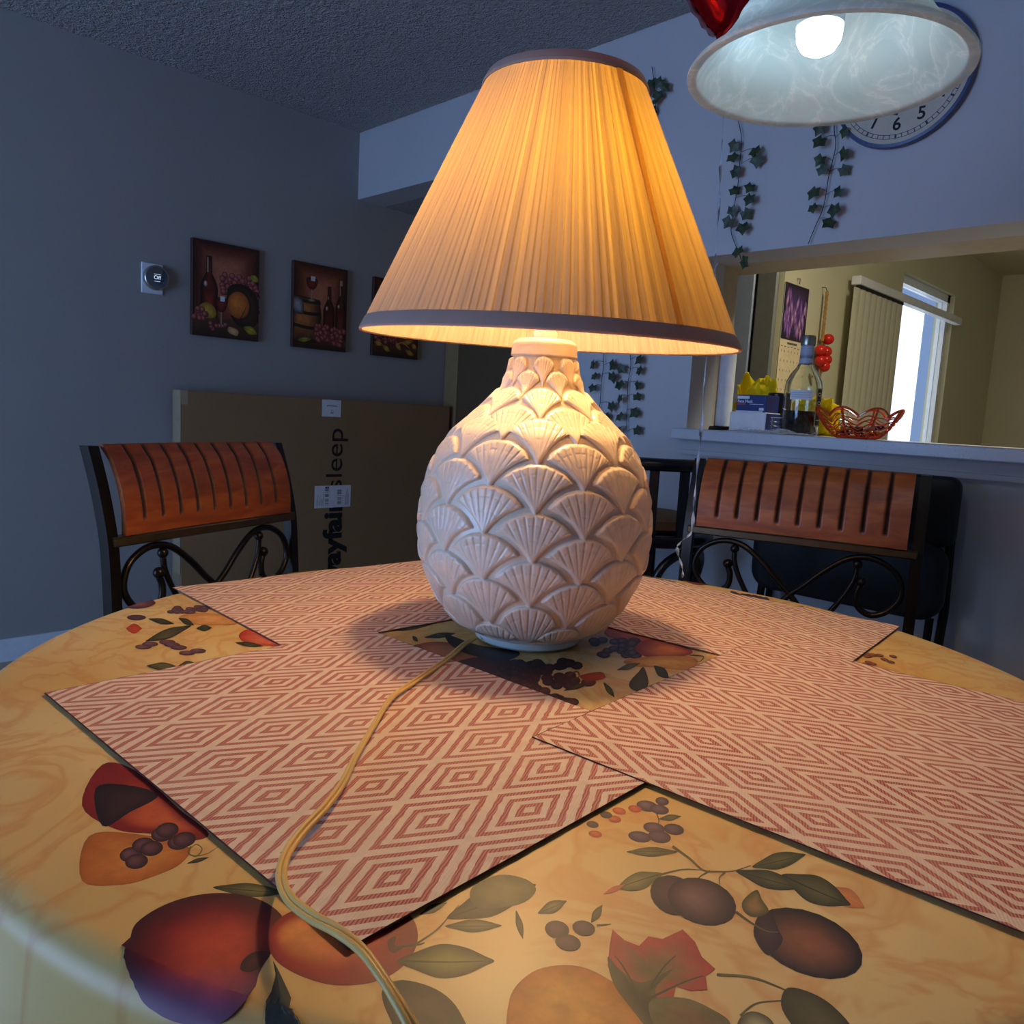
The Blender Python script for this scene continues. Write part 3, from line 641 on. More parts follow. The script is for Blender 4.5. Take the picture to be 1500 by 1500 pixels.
# smooth the profile
fz = np.linspace(pz[0], pz[-1], 1200); fr_ = np.interp(fz, pz, pr); ker = np.hanning(61); ker /= ker.sum()
fr_s = np.convolve(np.pad(fr_, 30, 'edge'), ker, 'valid'); fr_s[:20] = fr_[:20]
fs_ = np.r_[0, np.cumsum(np.hypot(np.diff(fz), np.diff(fr_s)))]
NR, NC = 520, 900
S = np.linspace(0, fs_[-1], NR); Z = np.interp(S, fs_, fz); Rr = np.interp(S, fs_, fr_s)
TH = np.linspace(0, 2*pi, NC, endpoint=False)
th0 = atan2(-LP[1], -LP[0])
rowsA = [(1.163, 1.1247), (1.1201, 1.0807), (1.0798, 1.0256), (1.0231, .9658), (.9633, .9032), (.9032, .844), (.8419, .7791)]
rowsB = [(1.144, 1.1102), (1.095, 1.0517), (1.0503, .9941), (.9936, .9345), (.934, .875), (.8755, .8127), (.8096, .7735)]
Hm = np.zeros((NR, NC))
sz = lambda z: np.interp(z, fz, fs_)
for par, rws in ((0, rowsA), (1, rowsB)):
    for (zt, zh) in rws:
        s1, s0 = sz(zt), sz(zh); H = (s1-s0)*1.02
        rmid = np.interp((s0*.35+s1*.65), fs_, fr_s)
        wmax = min(.0485, np.interp(zt, [.85, .96, .99, 1.03, 1.05, 1.08, 1.1, 1.12, 1.14, 1.17], [.74, .74, .74, .78, .80, .84, .90, .95, .76, .76])*pi/8*rmid)
        o0 = .10*H
        jj = np.where((S > s0-.004) & (S < s1+.008))[0]
        for k in range(8):
            tc = th0 + (k*2+par)*pi/8
            dth = (TH-tc+pi) % (2*pi)-pi; cc = np.where(np.abs(dth) < .45)[0]
            X = dth[cc][None, :]*Rr[jj][:, None]; Y = (S[jj]-s0)[:, None]+o0+0*X
            ph0 = atan2(wmax, H*.60+o0); rho = np.hypot(X, Y); phi = np.arctan2(X, Y)
            rmax = (H+o0)*(1-(1-hypot(wmax, H*.60+o0)/(H+o0))*(np.clip(np.abs(phi)/ph0, 0, 1.3))**2.2)
            q = rho/rmax; pm = ph0*(.50+.50*np.clip(q, 0, 1)**1.1)
            e = np.minimum((1-q)*rmax, (pm-np.abs(phi))*rho)
            ins = np.clip(e/.0055, 0, 1); lift = np.sqrt(np.clip(1-(1-ins)**2, 0, 1))
            dome = .0050*lift*(.70+.50*np.clip(q, 0, 1)) 
            rib = phi/ph0*4.6; g = np.abs((rib % 1)-.5)*2
            ribs = -.0015*np.clip((g-.62)/.38, 0, 1)*np.clip(q*1.4-.12, 0, 1)
            ln = -.00055*np.exp(-((q-.80)/.018)**2)*(np.cos(rib*pi+k) > -.55) - .0005*np.exp(-((q-.52)/.02)**2)*(np.cos(rib*2.1+k*2) > .1)
            h = np.where(e > 0, dome+(ribs+ln)*ins, 0)
            sub = Hm[np.ix_(jj, cc)]; Hm[np.ix_(jj, cc)] = np.maximum(sub, h)
rng = np.random.RandomState(1)
Hm = np.where(Hm <= 1e-5, -.0012+.0007*np.sin(TH*260)[None, :]*np.sin(S*2600)[:, None], Hm)
fade = np.clip((S-.012)/.01, 0, 1)*np.clip((sz(1.166)-S)/.002, 0, 1)
RR = Rr[:, None]+(Hm-.0044)*fade[:, None]
V = np.stack([RR*np.cos(TH), RR*np.sin(TH), Z[:, None]+0*RR], -1)
grid_obj('body', V, MAT['ceramic'], lamp, True)
mb = MB(); mb.lathe([(0, .7632), (.074, .7632), (.077, .766), (.077, .773), (.073, .776), (.05, .776)], 64); mb.build('foot', MAT['ceramic_foot'], lamp)
mb = MB(); mb.lathe([(.0452, 1.177), (.0454, 1.181), (.0435, 1.1855), (.038, 1.189), (.02, 1.190), (.0, 1.190)], 48); mb.build('neck_cap', MAT['ceramic'], lamp)
mb = MB(); mb.lathe([(.0165, 1.188), (.0165, 1.20), (.0145, 1.203), (.0145, 1.25), (.018, 1.255), (.018, 1.29), (0, 1.29)], 32)
mb.tube([(-.0165, 0, 1.262), (-.03, 0, 1.262)], .003); sk = mb.build('socket', MAT['white_plastic'], lamp)
mb = MB(); mb.lathe([(.0, 1.3895), (.01, 1.388), (.022, 1.379), (.029, 1.363), (.029, 1.348), (.022, 1.325), (.014, 1.305), (.013, 1.288)], 24)
mb.build('bulb', emit('warm_bulb_glass', LAMP_COL, LAMP_BULB), lamp)
# shade, with its slight tilt
bc = np.array([-.7519, .8220, 1.1879]) - np.array([LP[0], LP[1], 0]); nv = Vector((.0323, -.0251, .9992)).normalized()
Rs = Vector((0, 0, 1)).rotation_difference(nv).to_matrix(); RB, RT, HS = .2581, .1021, .3363
NP = 168; NCS = NP*10; a = np.linspace(0, 2*pi, NCS, endpoint=False); tt = np.linspace(0, 1, 26)
V = np.zeros((26, NCS, 3)); UV = np.zeros((26, NCS, 2))
rs = np.random.RandomState(7); jit = rs.rand(NP)*.5+.75
for i, t_ in enumerate(tt):
    r = RB+(RT-RB)*t_; ph = (np.arange(NCS) % 10)/10.; pl = (ph**1.6)*(.0016*(1-t_)+.0007*t_)*jit[np.arange(NCS)//10]
    rr = r+pl+.0006*sin(pi*t_)
    V[i, :, 0] = rr*np.cos(a); V[i, :, 1] = rr*np.sin(a); V[i, :, 2] = HS*t_; UV[i, :, 0] = a/(2*pi); UV[i, :, 1] = t_
Rn = np.array(Rs); V = V @ Rn.T + bc
grid_obj('lamp_shade', V, MAT['shade'], lamp, True, UV)
def band(r0, r1, z0, z1, name, out=.0022, lip=.0012):
    mb = MB(); mb.lathe([(r0-lip, z0), (r0+out, z0-.001), (r0+out+.0008, z0+.002), (r1+out+.0008, z1-.001), (r1+out-.0005, z1), ], 160, R=Rs, o=bc)
    return mb.build(name, MAT['band'], lamp)
sl = (RT-RB)/HS
band(RB-.0005, RB+sl*.0165, -.001, .0165, 'bottom_trim'); band(RT-sl*.012, RT, HS-.012, HS+.001, 'top_trim')
# seam strip where the pleated cloth is joined, running down the right of the shade
az = th0+radians(35.5); pts = []; mb = MB(); vs = []
for t_ in np.linspace(.03, .98, 14):
    r = RB+(RT-RB)*t_+.0026
    for da in (-.005, -.0038, .0038, .005):
        aa = az+da/r; rr = r-(.0018 if abs(da) > .0045 else 0); p = Rs @ Vector((rr*cos(aa), rr*sin(aa), HS*t_)); vs.append((p[0]+bc[0], p[1]+bc[1], p[2]+bc[2]))
mb.add(vs, [(4*i+k, 4*i+k+1, 4*i+5+k, 4*i+4+k) for i in range(13) for k in range(3)]); mb.build('seam_strip', MAT['seam'], lamp)
# spider and harp holding the shade
mb = MB(); top = bc+np.array(nv)*(HS-.02)
for k in range(3):
    aa = k*2*pi/3+.4; p = Rs @ Vector((RT*1.07*cos(aa), RT*1.07*sin(aa), HS-.012)); mb.tube([tuple(top), (p[0]+bc[0], p[1]+bc[1], p[2]+bc[2])], .0018, 6)
hp = [(0, .018, 1.26), (0, .05, 1.31), (0, .058, 1.37), (0, .045, 1.44), (top[0]*.6, .02, 1.485), (top[0], top[1], top[2]), (0, -.02, 1.485), (0, -.045, 1.44), (0, -.058, 1.37), (0, -.05, 1.31), (0, -.018, 1.26)]
mb.tube(spline(hp, 5), .0018, 6); mb.build('harp', MAT['metal'], lamp)
# a stray glinting thread on the shade front
# cord: two-core flex running over the placemat and off the near rim
cp = [(697, 934, .770), (680, 944, .766), (655, 965, .7665), (600, 1003, .7675), (572, 1024, .768), (548, 1062, .769), (520, 1110, .7695), (503, 1145, .770), (478, 1180, .772), (445, 1215, .7725), (420, 1250, .774), (412, 1285, .777), (424, 1316, .783), (455, 1342, .790), (495, 1364, .797), (530, 1392, .800), (560, 1432, .799), (590, 1480, .795), (612, 1520, .79), (640, 1570, .786), (655, 1610, .782)]
W = spline([on_z(x, y, z) for x, y, z in cp], 8)
W = [p-np.array([LP[0], LP[1], 0]) for p in W]
mb = MB()
for sgn in (-1, 1):
    pts = []
    for i, p in enumerate(W):
        t_ = W[min(i+1, len(W)-1)]-W[max(i-1, 0)]; n_ = np.cross(t_, (0, 0, 1)); n_ /= np.linalg.norm(n_); tw = .55*sin(i*.11)
        pts.append(p+n_*sgn*.0017*cos(tw)+np.array([0, 0, 1])*sgn*.0017*sin(tw))
    mb.tube(pts, .0021, 8)
mb.build('power_cord', MAT['cream_cord'], lamp, auto=False)

# ================================================================== PENDANT
pc = (-.5592, 1.183)
pd = thing('pendant_light', 'white alabaster glass bell pendant with a lit bulb', 'pendant light', (pc[0], pc[1], 0))
ZR = 1.6054
outer = [(.200, 0), (.2005, .004), (.196, .010), (.182, .020), (.168, .032), (.150, .052), (.138, .070), (.130, .082), (.131, .086), (.124, .090), (.124, .096), (.114, .103), (.105, .115), (.09, .133), (.07, .148), (.045, .158), (.032, .160)]
inner = [(.028, .153), (.045, .151), (.068, .141), (.086, .127), (.100, .111), (.112, .096), (.122, .080), (.133, .062), (.147, .044), (.163, .027), (.174, .017), (.180, .012), (.18, .01)]
mb = MB(); mb.lathe([(r, ZR+z) for r, z in outer]+[(r, ZR+z) for r, z in inner[:-2]]+[(.178, ZR+.012), (.184, ZR+.004), (.188, ZR+.0005)], 96, closed=True)
mb.build('glass_shade', MAT['alabaster'], pd, auto=60)
mb = MB(); mb.lathe([(0, ZR+.20), (.02, ZR+.20), (.03, ZR+.185), (.034, ZR+.158), (.034, ZR+.15), (.022, ZR+.148), (.022, ZR+.115), (0, ZR+.115)], 32); mb.build('socket', MAT['white_plastic'], pd)
mb = MB(); mb.tube([(0, 0, ZR+.2), (0, 0, 2.41)], .006, 10); mb.build('stem', MAT['white_plastic'], pd)
mb = MB(); mb.lathe([(.008, 2.40), (.04, 2.41), (.062, 2.425), (.065, 2.4395), (0, 2.4395)], 32); mb.build('canopy', MAT['white_plastic'], pd)
bz = ZR+.030
mb = MB(); mb.lathe([(.0322, bz+.038), (.034, bz+.040), (.033, bz+.06), (.024, bz+.08), (.022, bz+.086)], 28, o=(-.010, -.010, 0)); mb.build('bulb_collar', MAT['white_plastic'], pd)
mb = MB(); mb.lathe([(0, bz), (.012, bz+.0015), (.024, bz+.008), (.031, bz+.02), (.0325, bz+.034), (.0322, bz+.038)], 28, o=(-.010, -.010, 0))
mb.build('bulb', emit('cool_bulb_glass', PEND_COL, PEND_BULB), pd)

# ================================================================== METAL AND WOOD CHAIRS
CH_W = .56; CH_TOP = 1.0
def ybk(z): return -.235-.03*((z-.46)/.535) - .045*max(0, (z-.78)/.22)**1.6      # back leans away from the seat
def make_chair():
    t = thing('dining_chair', 'x', 'chair')
    hw = CH_W/2
    for s in (-1, 1):
        nm = 'left' if s < 0 else 'right'
        mb = MB(); pts = [(s*(hw-.02), -.30, 0), (s*(hw-.02), -.25, .25), (s*(hw-.02), -.236, .46)]+[(s*(hw-.012), ybk(z)-.002, z) for z in (.6, .75, .82, .9, .95, .995)]
        sp = spline(pts, 5)
        for i in range(len(sp)-1):
            a_, b_ = sp[i], sp[i+1]
            mb.add([(a_[0]-.012, a_[1]-.012, a_[2]), (a_[0]+.012, a_[1]-.012, a_[2]), (a_[0]+.012, a_[1]+.012, a_[2]), (a_[0]-.012, a_[1]+.012, a_[2]), (b_[0]-.012, b_[1]-.012, b_[2]), (b_[0]+.012, b_[1]-.012, b_[2]), (b_[0]+.012, b_[1]+.012, b_[2]), (b_[0]-.012, b_[1]+.012, b_[2])],
                   [(0, 1, 5, 4), (1, 2, 6, 5), (2, 3, 7, 6), (3, 0, 4, 7)]+([(4, 5, 6, 7)] if i == len(sp)-2 else [])+([(3, 2, 1, 0)] if i == 0 else []))
        mb.build('rear_leg', MAT['iron'], t, auto=30)
        mb = MB(); mb.tube([(s*(hw-.03), .20, 0), (s*(hw-.025), .215, .2), (s*(hw-.04), .2, .44)], .013, 10); mb.build('front_leg', MAT['iron'], t)
    mb = MB(); zr = .812
    mb.rbox((-hw+.01, ybk(zr)-.012, zr-.010), (hw-.01, ybk(zr)+.016, zr+.010), .003); mb.build('cross_rail', MAT['iron_light'], t)
    mb = MB(); mb.rbox((-hw+.01, ybk(.52)-.01, .51), (hw-.01, ybk(.52)+.01, .528), .003); mb.build('lower_rail', MAT['iron'], t)
    # slatted looking wooden panel: one board, grooves cut from the top down
    NX, NZ = 201, 40; z0, z1 = .823, CH_TOP-.002; hwp = hw-.034; mb = MB(); vs = []; cl = []
    def prof_y(z):
        k = (z-z0)/(z1-z0); return ybk(z)+.014+.012*sin(pi*k)-.02*max(0, k-.82)*3
    for side in (1, -1):
        for j in range(NZ+1):
            z = z0+(z1-z0)*j/NZ; k = j/NZ
            for i in range(NX):
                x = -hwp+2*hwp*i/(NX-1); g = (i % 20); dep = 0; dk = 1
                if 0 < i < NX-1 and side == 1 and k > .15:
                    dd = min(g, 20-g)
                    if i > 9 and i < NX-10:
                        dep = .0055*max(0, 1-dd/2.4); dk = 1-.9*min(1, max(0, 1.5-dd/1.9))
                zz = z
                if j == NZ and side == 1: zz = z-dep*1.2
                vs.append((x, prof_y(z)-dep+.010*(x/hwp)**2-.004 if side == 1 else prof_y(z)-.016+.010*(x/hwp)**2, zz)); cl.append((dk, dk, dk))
    n1 = NX*(NZ+1); F = []
    for j in range(NZ):
        for i in range(NX-1):
            q = j*NX+i; F.append((q, q+1, q+NX+1, q+NX)); F.append((n1+q, n1+q+NX, n1+q+NX+1, n1+q+1))
    for i in range(NX-1):
        F.append((i, n1+i, n1+i+1, i+1)); q = NZ*NX+i; F.append((q, q+1, n1+q+1, n1+q))
    for j in range(NZ):
        q = j*NX; F.append((q, q+NX, n1+q+NX, n1+q)); q += NX-1; F.append((q, n1+q, n1+q+NX, q+NX))
    mb.add(vs, F, 0, cl); mb.build('back_panel', MAT['panel'], t, auto=60)
    # scrollwork
    def sc2(pts, r=.0075, nm='scroll'):
        mb = MB(); P3 = [(u, ybk(zr+v)+.002, zr-.012+v) for u, v in pts]; mb.tube(spline(P3, 8), r, 10)
        return mb
    for s in (-1, 1):
        # big arch ending in a ball inside its own curl
        a_ = [(s*u, v) for u, v in ((.158, -.072), (.150, -.095), (.155, -.125), (.185, -.142), (.222, -.125), (.245, -.085), (.232, -.04), (.195, -.014), (.155, -.008), (.115, -.02), (.07, -.055), (.03, -.095), (0, -.122), (-.035, -.165), (-.075, -.225), (-.09, -.28))]
        mb = sc2(a_); mb.ball((s*.158, ybk(zr-.08)+.002, zr-.012-.066), .0125, 14); mb.build('scroll', MAT['iron'], t, auto=70)
        b_ = [(s*u, v) for u, v in ((.145, -.032), (.142, -.06), (.128, -.095), (.105, -.135), (.075, -.18), (.065, -.22), (.09, -.265), (.13, -.29))]
        mb = sc2(b_, .0065); mb.ball((s*.145, ybk(zr-.03)+.002, zr-.012-.026), .0115, 14); mb.build('scroll_bar', MAT['iron'], t, auto=70)
    mb = MB()
    mb.rbox((-hw+.02, -.235, .43), (hw-.02, .215, .45), .006); mb.build('seat_frame', MAT['iron'], t)
    mb = MB(); vs = []; 
    for j, (ins, z) in enumerate(((.0, .452), (-.004, .47), (.008, .492), (.05, .505), (.12, .508))):
        for k in range(40):
            aa = 2*pi*k/40; cx, sy = cos(aa), sin(aa); e = .35
            vs.append((np.sign(cx)*abs(cx)**e*(hw-.035-ins), np.sign(sy)*abs(sy)**e*(.205-ins), z))
    F = [(j*40+k, j*40+(k+1) % 40, (j+1)*40+(k+1) % 40, (j+1)*40+k) for j in range(4) for k in range(40)]+[tuple(range(160, 200)), tuple(range(39, -1, -1))]
    mb.add(vs, F); mb.build('seat_cushion', MAT['seat_fabric'], t, auto=60)
    return t
ch = make_chair()
def put_chair(o, corner, along, flip, label):
    # corner = top end of the back; along = unit direction of the back from that corner; the seat points to the table
    a_ = np.array(along)/np.linalg.norm(along); c_ = np.array(corner)[:2]+a_*CH_W/2*(.985 if flip else 1)
    fwd = np.array([-a_[1], a_[0]])*(1 if flip else -1)            # towards the table
    off = c_-fwd*(ybk(CH_TOP))
    o.location = (off[0], off[1], 0); o.rotation_euler = (0, 0, atan2(fwd[1], fwd[0])-pi/2); o['label'] = label; o['group'] = 'scrolled metal and wood dining chairs'
kR = on_z(1020, 668, CH_TOP); kR2 = on_z(1313, 690, CH_TOP); kL = on_z(405, 645, .985); kL2 = on_z(190, 648, .985)
put_chair(ch, kR, (kR2-kR)[:2], False, 'metal dining chair with grooved chestnut wood back, right of the lamp')
ch2 = copy_tree(ch)
put_chair(ch2, kL, (kL2-kL)[:2], True, 'metal dining chair with grooved chestnut wood back, left of the lamp before the long carton'); ch2.scale = (.985, .985, .985)

# ================================================================== BLACK ROUND BAR STOOL (faces the bar)
sx, sy = -1.435, 2.06
st = thing('bar_stool', 'black bentwood bar stool with slatted low back between the lamp and the right dining chair', 'stool', (sx, sy, 0))
def arc(r, a0, a1, z, n=14): return [(r*cos(radians(x)), r*sin(radians(x)), z) for x in np.linspace(a0, a1, n)]
mb = MB(); mb.tube(arc(.215, -195, 15, .962, 24), .019, 12); mb.build('top_rail', MAT['black_wood'], st)
mb = MB(); mb.tube(arc(.205, 0, 345, .735, 36), .02, 12, closed=True); mb.lathe([(0, .72), (.2, .72), (.205, .74), (0, .748)], 40); mb.build('seat', MAT['black_wood'], st)
mb = MB(); mb.lathe([(0, .75), (.15, .75), (.175, .765), (.17, .79), (.13, .802), (0, .806)], 36); mb.build('cushion', MAT['tan_fabric'], st)
for aa in (-155, -128, -100, -74, -48, -22):
    ca, sa = cos(radians(aa)), sin(radians(aa)); R2 = Matrix.Rotation(radians(aa), 3, 'Z'); mb = MB()
    mb.box((-.006, -.014, 0), (.006, .014, .215), R=R2, o=(.208*ca, .208*sa, .748)); mb.build('slat', MAT['black_wood'], st, smooth=False)
for aa in (-135, -45, 45, 135):
    ca, sa = cos(radians(aa)), sin(radians(aa)); mb = MB(); mb.tube([(.16*ca, .16*sa, .72), (.185*ca, .185*sa, .4), (.22*ca, .22*sa, 0)], [.019, .017, .015], 12); mb.build('leg', MAT['black_wood'], st)
mb = MB(); mb.tube(arc(.195, 0, 345, .3, 32), .011, 8, closed=True); mb.build('foot_ring', MAT['black_wood'], st)
for aa in (-90, 0):
    mb = MB(); a0 = aa-45; a1 = aa+45
    mb.tube(spline([(.175*cos(radians(a0)), .175*sin(radians(a0)), .55), (.19*cos(radians(a0+12)), .19*sin(radians(a0+12)), .66), (.19*cos(radians(aa)), .19*sin(radians(aa)), .705), (.19*cos(radians(a1-12)), .19*sin(radians(a1-12)), .66), (.175*cos(radians(a1)), .175*sin(radians(a1)), .55)], 6), .014, 10); mb.build('bentwood_brace', MAT['black_wood'], st)

# ================================================================== FOLDED BLACK CHAIR leaning on the wall
fc = thing('folding_chair', 'black padded chair stored folded against the wall behind the right dining chair', 'chair', (-.86, 2.255, 0))
def pad(x0, x1, z0, z1, y0, y1, r, name, par, mat):
    mb = MB(); vs = []; prof_ = []
    for (cx, cz, a0) in ((x1-r, z1-r, 0), (x0+r, z1-r, 90), (x0+r, z0+r, 180), (x1-r, z0+r, 270)):
        for k in range(7): a_ = radians(a0+15*k); prof_.append((cx+r*cos(a_), cz+r*sin(a_)))
    n = len(prof_); cx, cz = (x0+x1)/2, (z0+z1)/2
    L_ = [(.985, y0+.006), (1, y0+.012), (1, y1-.012), (.985, y1-.004), (.9, y1)]
    L_ = [(.9, y0)]+L_
    for f_, y in L_:
        for (x, z) in prof_: vs.append((cx+(x-cx)*f_, y, cz+(z-cz)*f_))
    F = [(j*n+k, j*n+(k+1) % n, (j+1)*n+(k+1) % n, (j+1)*n+k) for j in range(len(L_)-1) for k in range(n)]+[tuple(range(n))[::-1], tuple((len(L_)-1)*n+k for k in range(n))]
    mb.add(vs, F); return mb.build(name, mat, par, auto=50)
pad(-.275, .275, .80, .985, -.03, .015, .03, 'backrest', fc, MAT['black_vinyl'])
pad(-.27, .27, .60, .81, -.045, .0, .06, 'seat_pad', fc, MAT['black_vinyl'])
mb = MB()
for s in (-1, 1): mb.tube([(s*.255, -.06, .0), (s*.26, .03, .62), (s*.25, .03, .97)], .012, 8)
mb.build('frame_tube', MAT['iron'], fc)
mb = MB()
for s in (-1, 1): mb.tube([(s*.225, .0, .0), (s*.23, .02, .6)], .011, 8)
mb.tube([(-.225, .0, .15), (.225, .0, .15)], .009, 8); mb.build('folded_legs', MAT['iron'], fc)

# ================================================================== LONG CARTON on the left wall
cb = thing('cardboard_box', 'long flat brown cardboard carton standing on edge against the left wall', 'box', (0, 0, 0))
BX0, BX1, BY0, BY1, BZ = -3.495, -3.40, 1.404, 2.925, 1.107
mb = MB(); mb.rbox((BX0, BY0, .0), (BX1, BY1, BZ), .004); mb.build('carton', MAT['cardboard'], cb, auto=20)
mb = MB(); mb.box((BX0+.004, BY0-.0008, .02), (BX1-.004, BY0, BZ-.01)); mb.build('end_flap', MAT['cardboard_side'], cb, smooth=False)
mb = MB(); mb.box((BX0+.02, BY0-.0016, .3), (BX1-.0, BY0-.0008, BZ+.001)); mb.box((BX1, BY0, BZ-.06), (BX1+.0006, BY0+.03, BZ)); mb.build('packing_tape', MAT['tape'], cb, smooth=False)
def onbox(px_, py_): p = on_x(px_, py_, BX1+.0008); return p[1], p[2]
def wallM(X, y, z, rot=0): # text frame on a plane facing +x: text right = +y
    return Matrix.Translation((X, y, z)) @ Matrix(((0, 0, 1, 0), (1, 0, 0, 0), (0, 1, 0, 0), (0, 0, 0, 1))) @ Matrix.Rotation(rot, 4, 'Z')
y_t = on_x(492, 640, BX1)[1]
zb = on_x(500, 822, BX1)[2]; zt = on_x(497, 630, BX1)[2]
t1 = text_mesh('lettering', 'sleep', .135, wallM(BX1+.0004, y_t, .79, pi/2), MAT['ink'], cb, ax='CENTER')
t2 = text_mesh('lettering', 'wayfair', .145, wallM(BX1+.0004, y_t, .3, pi/2), MAT['ink'], cb, bold=.006, ax='CENTER')
def fit_z(o, z0, z1):
    zs = [v.co.z for v in o.data.vertices]; a_, b_ = min(zs), max(zs); k = (z1-z0)/(b_-a_)
    ys = [v.co.y for v in o.data.vertices]; yc = (min(ys)+max(ys))/2
    for v in o.data.vertices: v.co.z = z0+(v.co.z-a_)*k
z_top = on_x(497, 628, BX1)[2]; z_mid = on_x(499, 713, BX1)[2]
fit_z(t1, z_mid-.012, z_top); zi = on_x(500, 744, BX1)[2]; z_w = on_x(500, 835, BX1)[2]
lz = (zi-z_w)
fit_z(t2, zi+.03-.85*lz/.62, zi+.05)
def box_label(pix, name, lines):
    y0, z1 = onbox(*pix[0]); y1, z0 = onbox(*pix[1]); mb = MB(); mb.box((BX1+.0009, y0, z0), (BX1+.0013, y1, z1)); o = mb.build(name, MAT['white_paper'], cb, smooth=False)
    mb = MB()
    for (u0, v0, u1, v1) in lines: mb.box((BX1+.0013, y0+(y1-y0)*u0, z0+(z1-z0)*v0), (BX1+.0015, y0+(y1-y0)*u1, z0+(z1-z0)*v1))
    mb.build('label_print', MAT['ink'], o, smooth=False)
L1 = [(.05, .05, .96, .052)]
random.seed(2)
for k in range(26):
    v = .07+k*.033
    if random.random() < .7: L1.append((.28, v, .38, v+.012+random.random()*.012))
    if random.random() < .75: L1.append((.62, v, .74, v+.01+random.random()*.014))
for k in range(7): u = .06+k*.03; L1.append((u, .1, u+.006, .3+random.random()*.4))
for k in range(4): u = .84+k*.03; L1.append((u, .1, u+.008, .5+random.random()*.4))
L1 += [(.40, .03, .402, .97), (.78, .03, .782, .97), (.29, .88, .33, .96), (.34, .88, .38, .96)]
box_label(((461, 712), (513, 742)), 'shipping_label', L1)
box_label(((472, 585), (499, 611)), 'top_label', [(.25, .62, .8, .66), (.45, .2, .6, .24), (.5, .24, .52, .4), (.58, .28, .6, .36)])

# ================================================================== PICTURES on the left wall
def canvas(y0, y1, z0, z1, label, paint):
    t = thing('canvas_print', label, 'picture', (XL, (y0+y1)/2, (z0+z1)/2), group='still life canvases on the left wall')
    w_, h_ = y1-y0, z1-z0; dp = .022
    mb = MB(); mb.rbox((.001, -w_/2, -h_/2), (dp, w_/2, h_/2), .002); mb.build('stretched_canvas', plain('canvas_edge', hx(70, 34, 24), .6), t)
    P_ = Print(lambda u, v: (dp+.0001, -w_/2+.002+(w_-.004)*u/100, h_/2-.002-(h_-.004)*v/130), (1, 0, 0), 1.5e-5)
    paint(P_); P_.mb.build('picture_face', MAT['paint'], t, auto=False)
RB_ = (120, 52, 36); RD = (60, 26, 20)
def bg(P_, table=100):
    P_.shape([(0, 0), (100, 0), (100, 130), (0, 130)], (196, 116, 84), (62, 24, 18), (48, 42), False, mid=(136, 62, 42))
    P_.rect(0, table, 100, 130, (92, 58, 36), (54, 34, 24))
def bottle_p(P_, x, yt, yb, wd, c=(120, 40, 24), lvl=.55):
    nk = wd*.16
    P_.shape([(x-nk, yt), (x+nk, yt), (x+nk*1.1, yt+(yb-yt)*.28), (x+wd*.42, yt+(yb-yt)*.42), (x+wd/2, yt+(yb-yt)*.52), (x+wd*.48, yb), (x-wd*.48, yb), (x-wd/2, yt+(yb-yt)*.52), (x-wd*.42, yt+(yb-yt)*.42), (x-nk*1.1, yt+(yb-yt)*.28)], tuple(int(k*.75) for k in c), (34, 18, 18), smooth=False)
    P_.shape([(x-wd*.32, yt+(yb-yt)*lvl), (x+wd*.32, yt+(yb-yt)*lvl), (x+wd*.3, yb-2), (x-wd*.3, yb-2)], c, (90, 26, 16), smooth=False)
    P_.line([(x-nk*.5, yt+2), (x-nk*.5, yt+(yb-yt)*.27)], nk*.5, (170, 140, 120), False, False); P_.el(x-wd*.2, yt+(yb-yt)*.46, wd*.1, wd*.16, 0, (220, 200, 190), (150, 110, 100))
def grapes(P_, x0, x1, y0, y1, n, r, c=((196, 110, 100), (96, 36, 40)), seed=1):
    random.seed(seed)
    for k in range(n): P_.el(x0+(x1-x0)*random.random(), y0+(y1-y0)*random.random(), r, r, 0, c[0], c[1], (-.3, -.35))
def glass_p(P_, x, y, w_, h_):
    P_.shape([(x-w_/2, y), (x+w_/2, y), (x+w_*.5, y+h_*.3), (x+w_*.2, y+h_*.5), (x-w_*.2, y+h_*.5), (x-w_*.5, y+h_*.3)], (130, 44, 26), (60, 18, 16)); P_.line([(x, y+h_*.5), (x, y+h_)], 2, (170, 140, 120), False, False)
    P_.el(x, y+h_, w_*.4, 2.4, 0, (180, 160, 140), (100, 74, 60)); P_.rect(x-w_*.1, y-3, x+w_*.32, y+4, (220, 226, 230))
def pic1(P_):
    bg(P_, 104); bottle_p(P_, 24, 20, 104, 26, (150, 44, 28)); grapes(P_, 42, 98, 42, 70, 60, 4.6); grapes(P_, 82, 98, 60, 92, 16, 4.2, ((150, 70, 80), (70, 26, 36)), 5)
    P_.leaf(86, 38, 99, 44, 10, (190, 180, 60), (140, 140, 40)); P_.shape([(52, 60), (76, 52), (96, 66), (99, 100), (88, 112), (70, 112), (56, 96)], (90, 58, 34), (44, 28, 20))
    P_.el(68, 82, 17, 19, 0, (226, 130, 50), (170, 88, 34)); P_.line([(50, 82), (54, 66), (68, 61), (82, 68), (87, 84), (82, 98), (70, 103)], 3, (50, 34, 24), False)
    P_.line([(70, 104), (76, 92), (82, 80)], 1.5, (40, 20, 14)); P_.shape([(8, 92), (20, 84), (32, 90), (34, 102), (22, 106), (10, 102)], (206, 170, 50), (150, 110, 34)); glass_p(P_, 42, 76, 16, 38)
    grapes(P_, 2, 20, 94, 108, 18, 4, seed=3); grapes(P_, 24, 48, 110, 120, 6, 3.4, seed=8); P_.shape([(54, 114), (68, 118), (66, 126), (53, 122)], (220, 180, 130), (180, 130, 84)); P_.leaf(76, 112, 98, 120, 12, (200, 180, 50), (130, 120, 36))
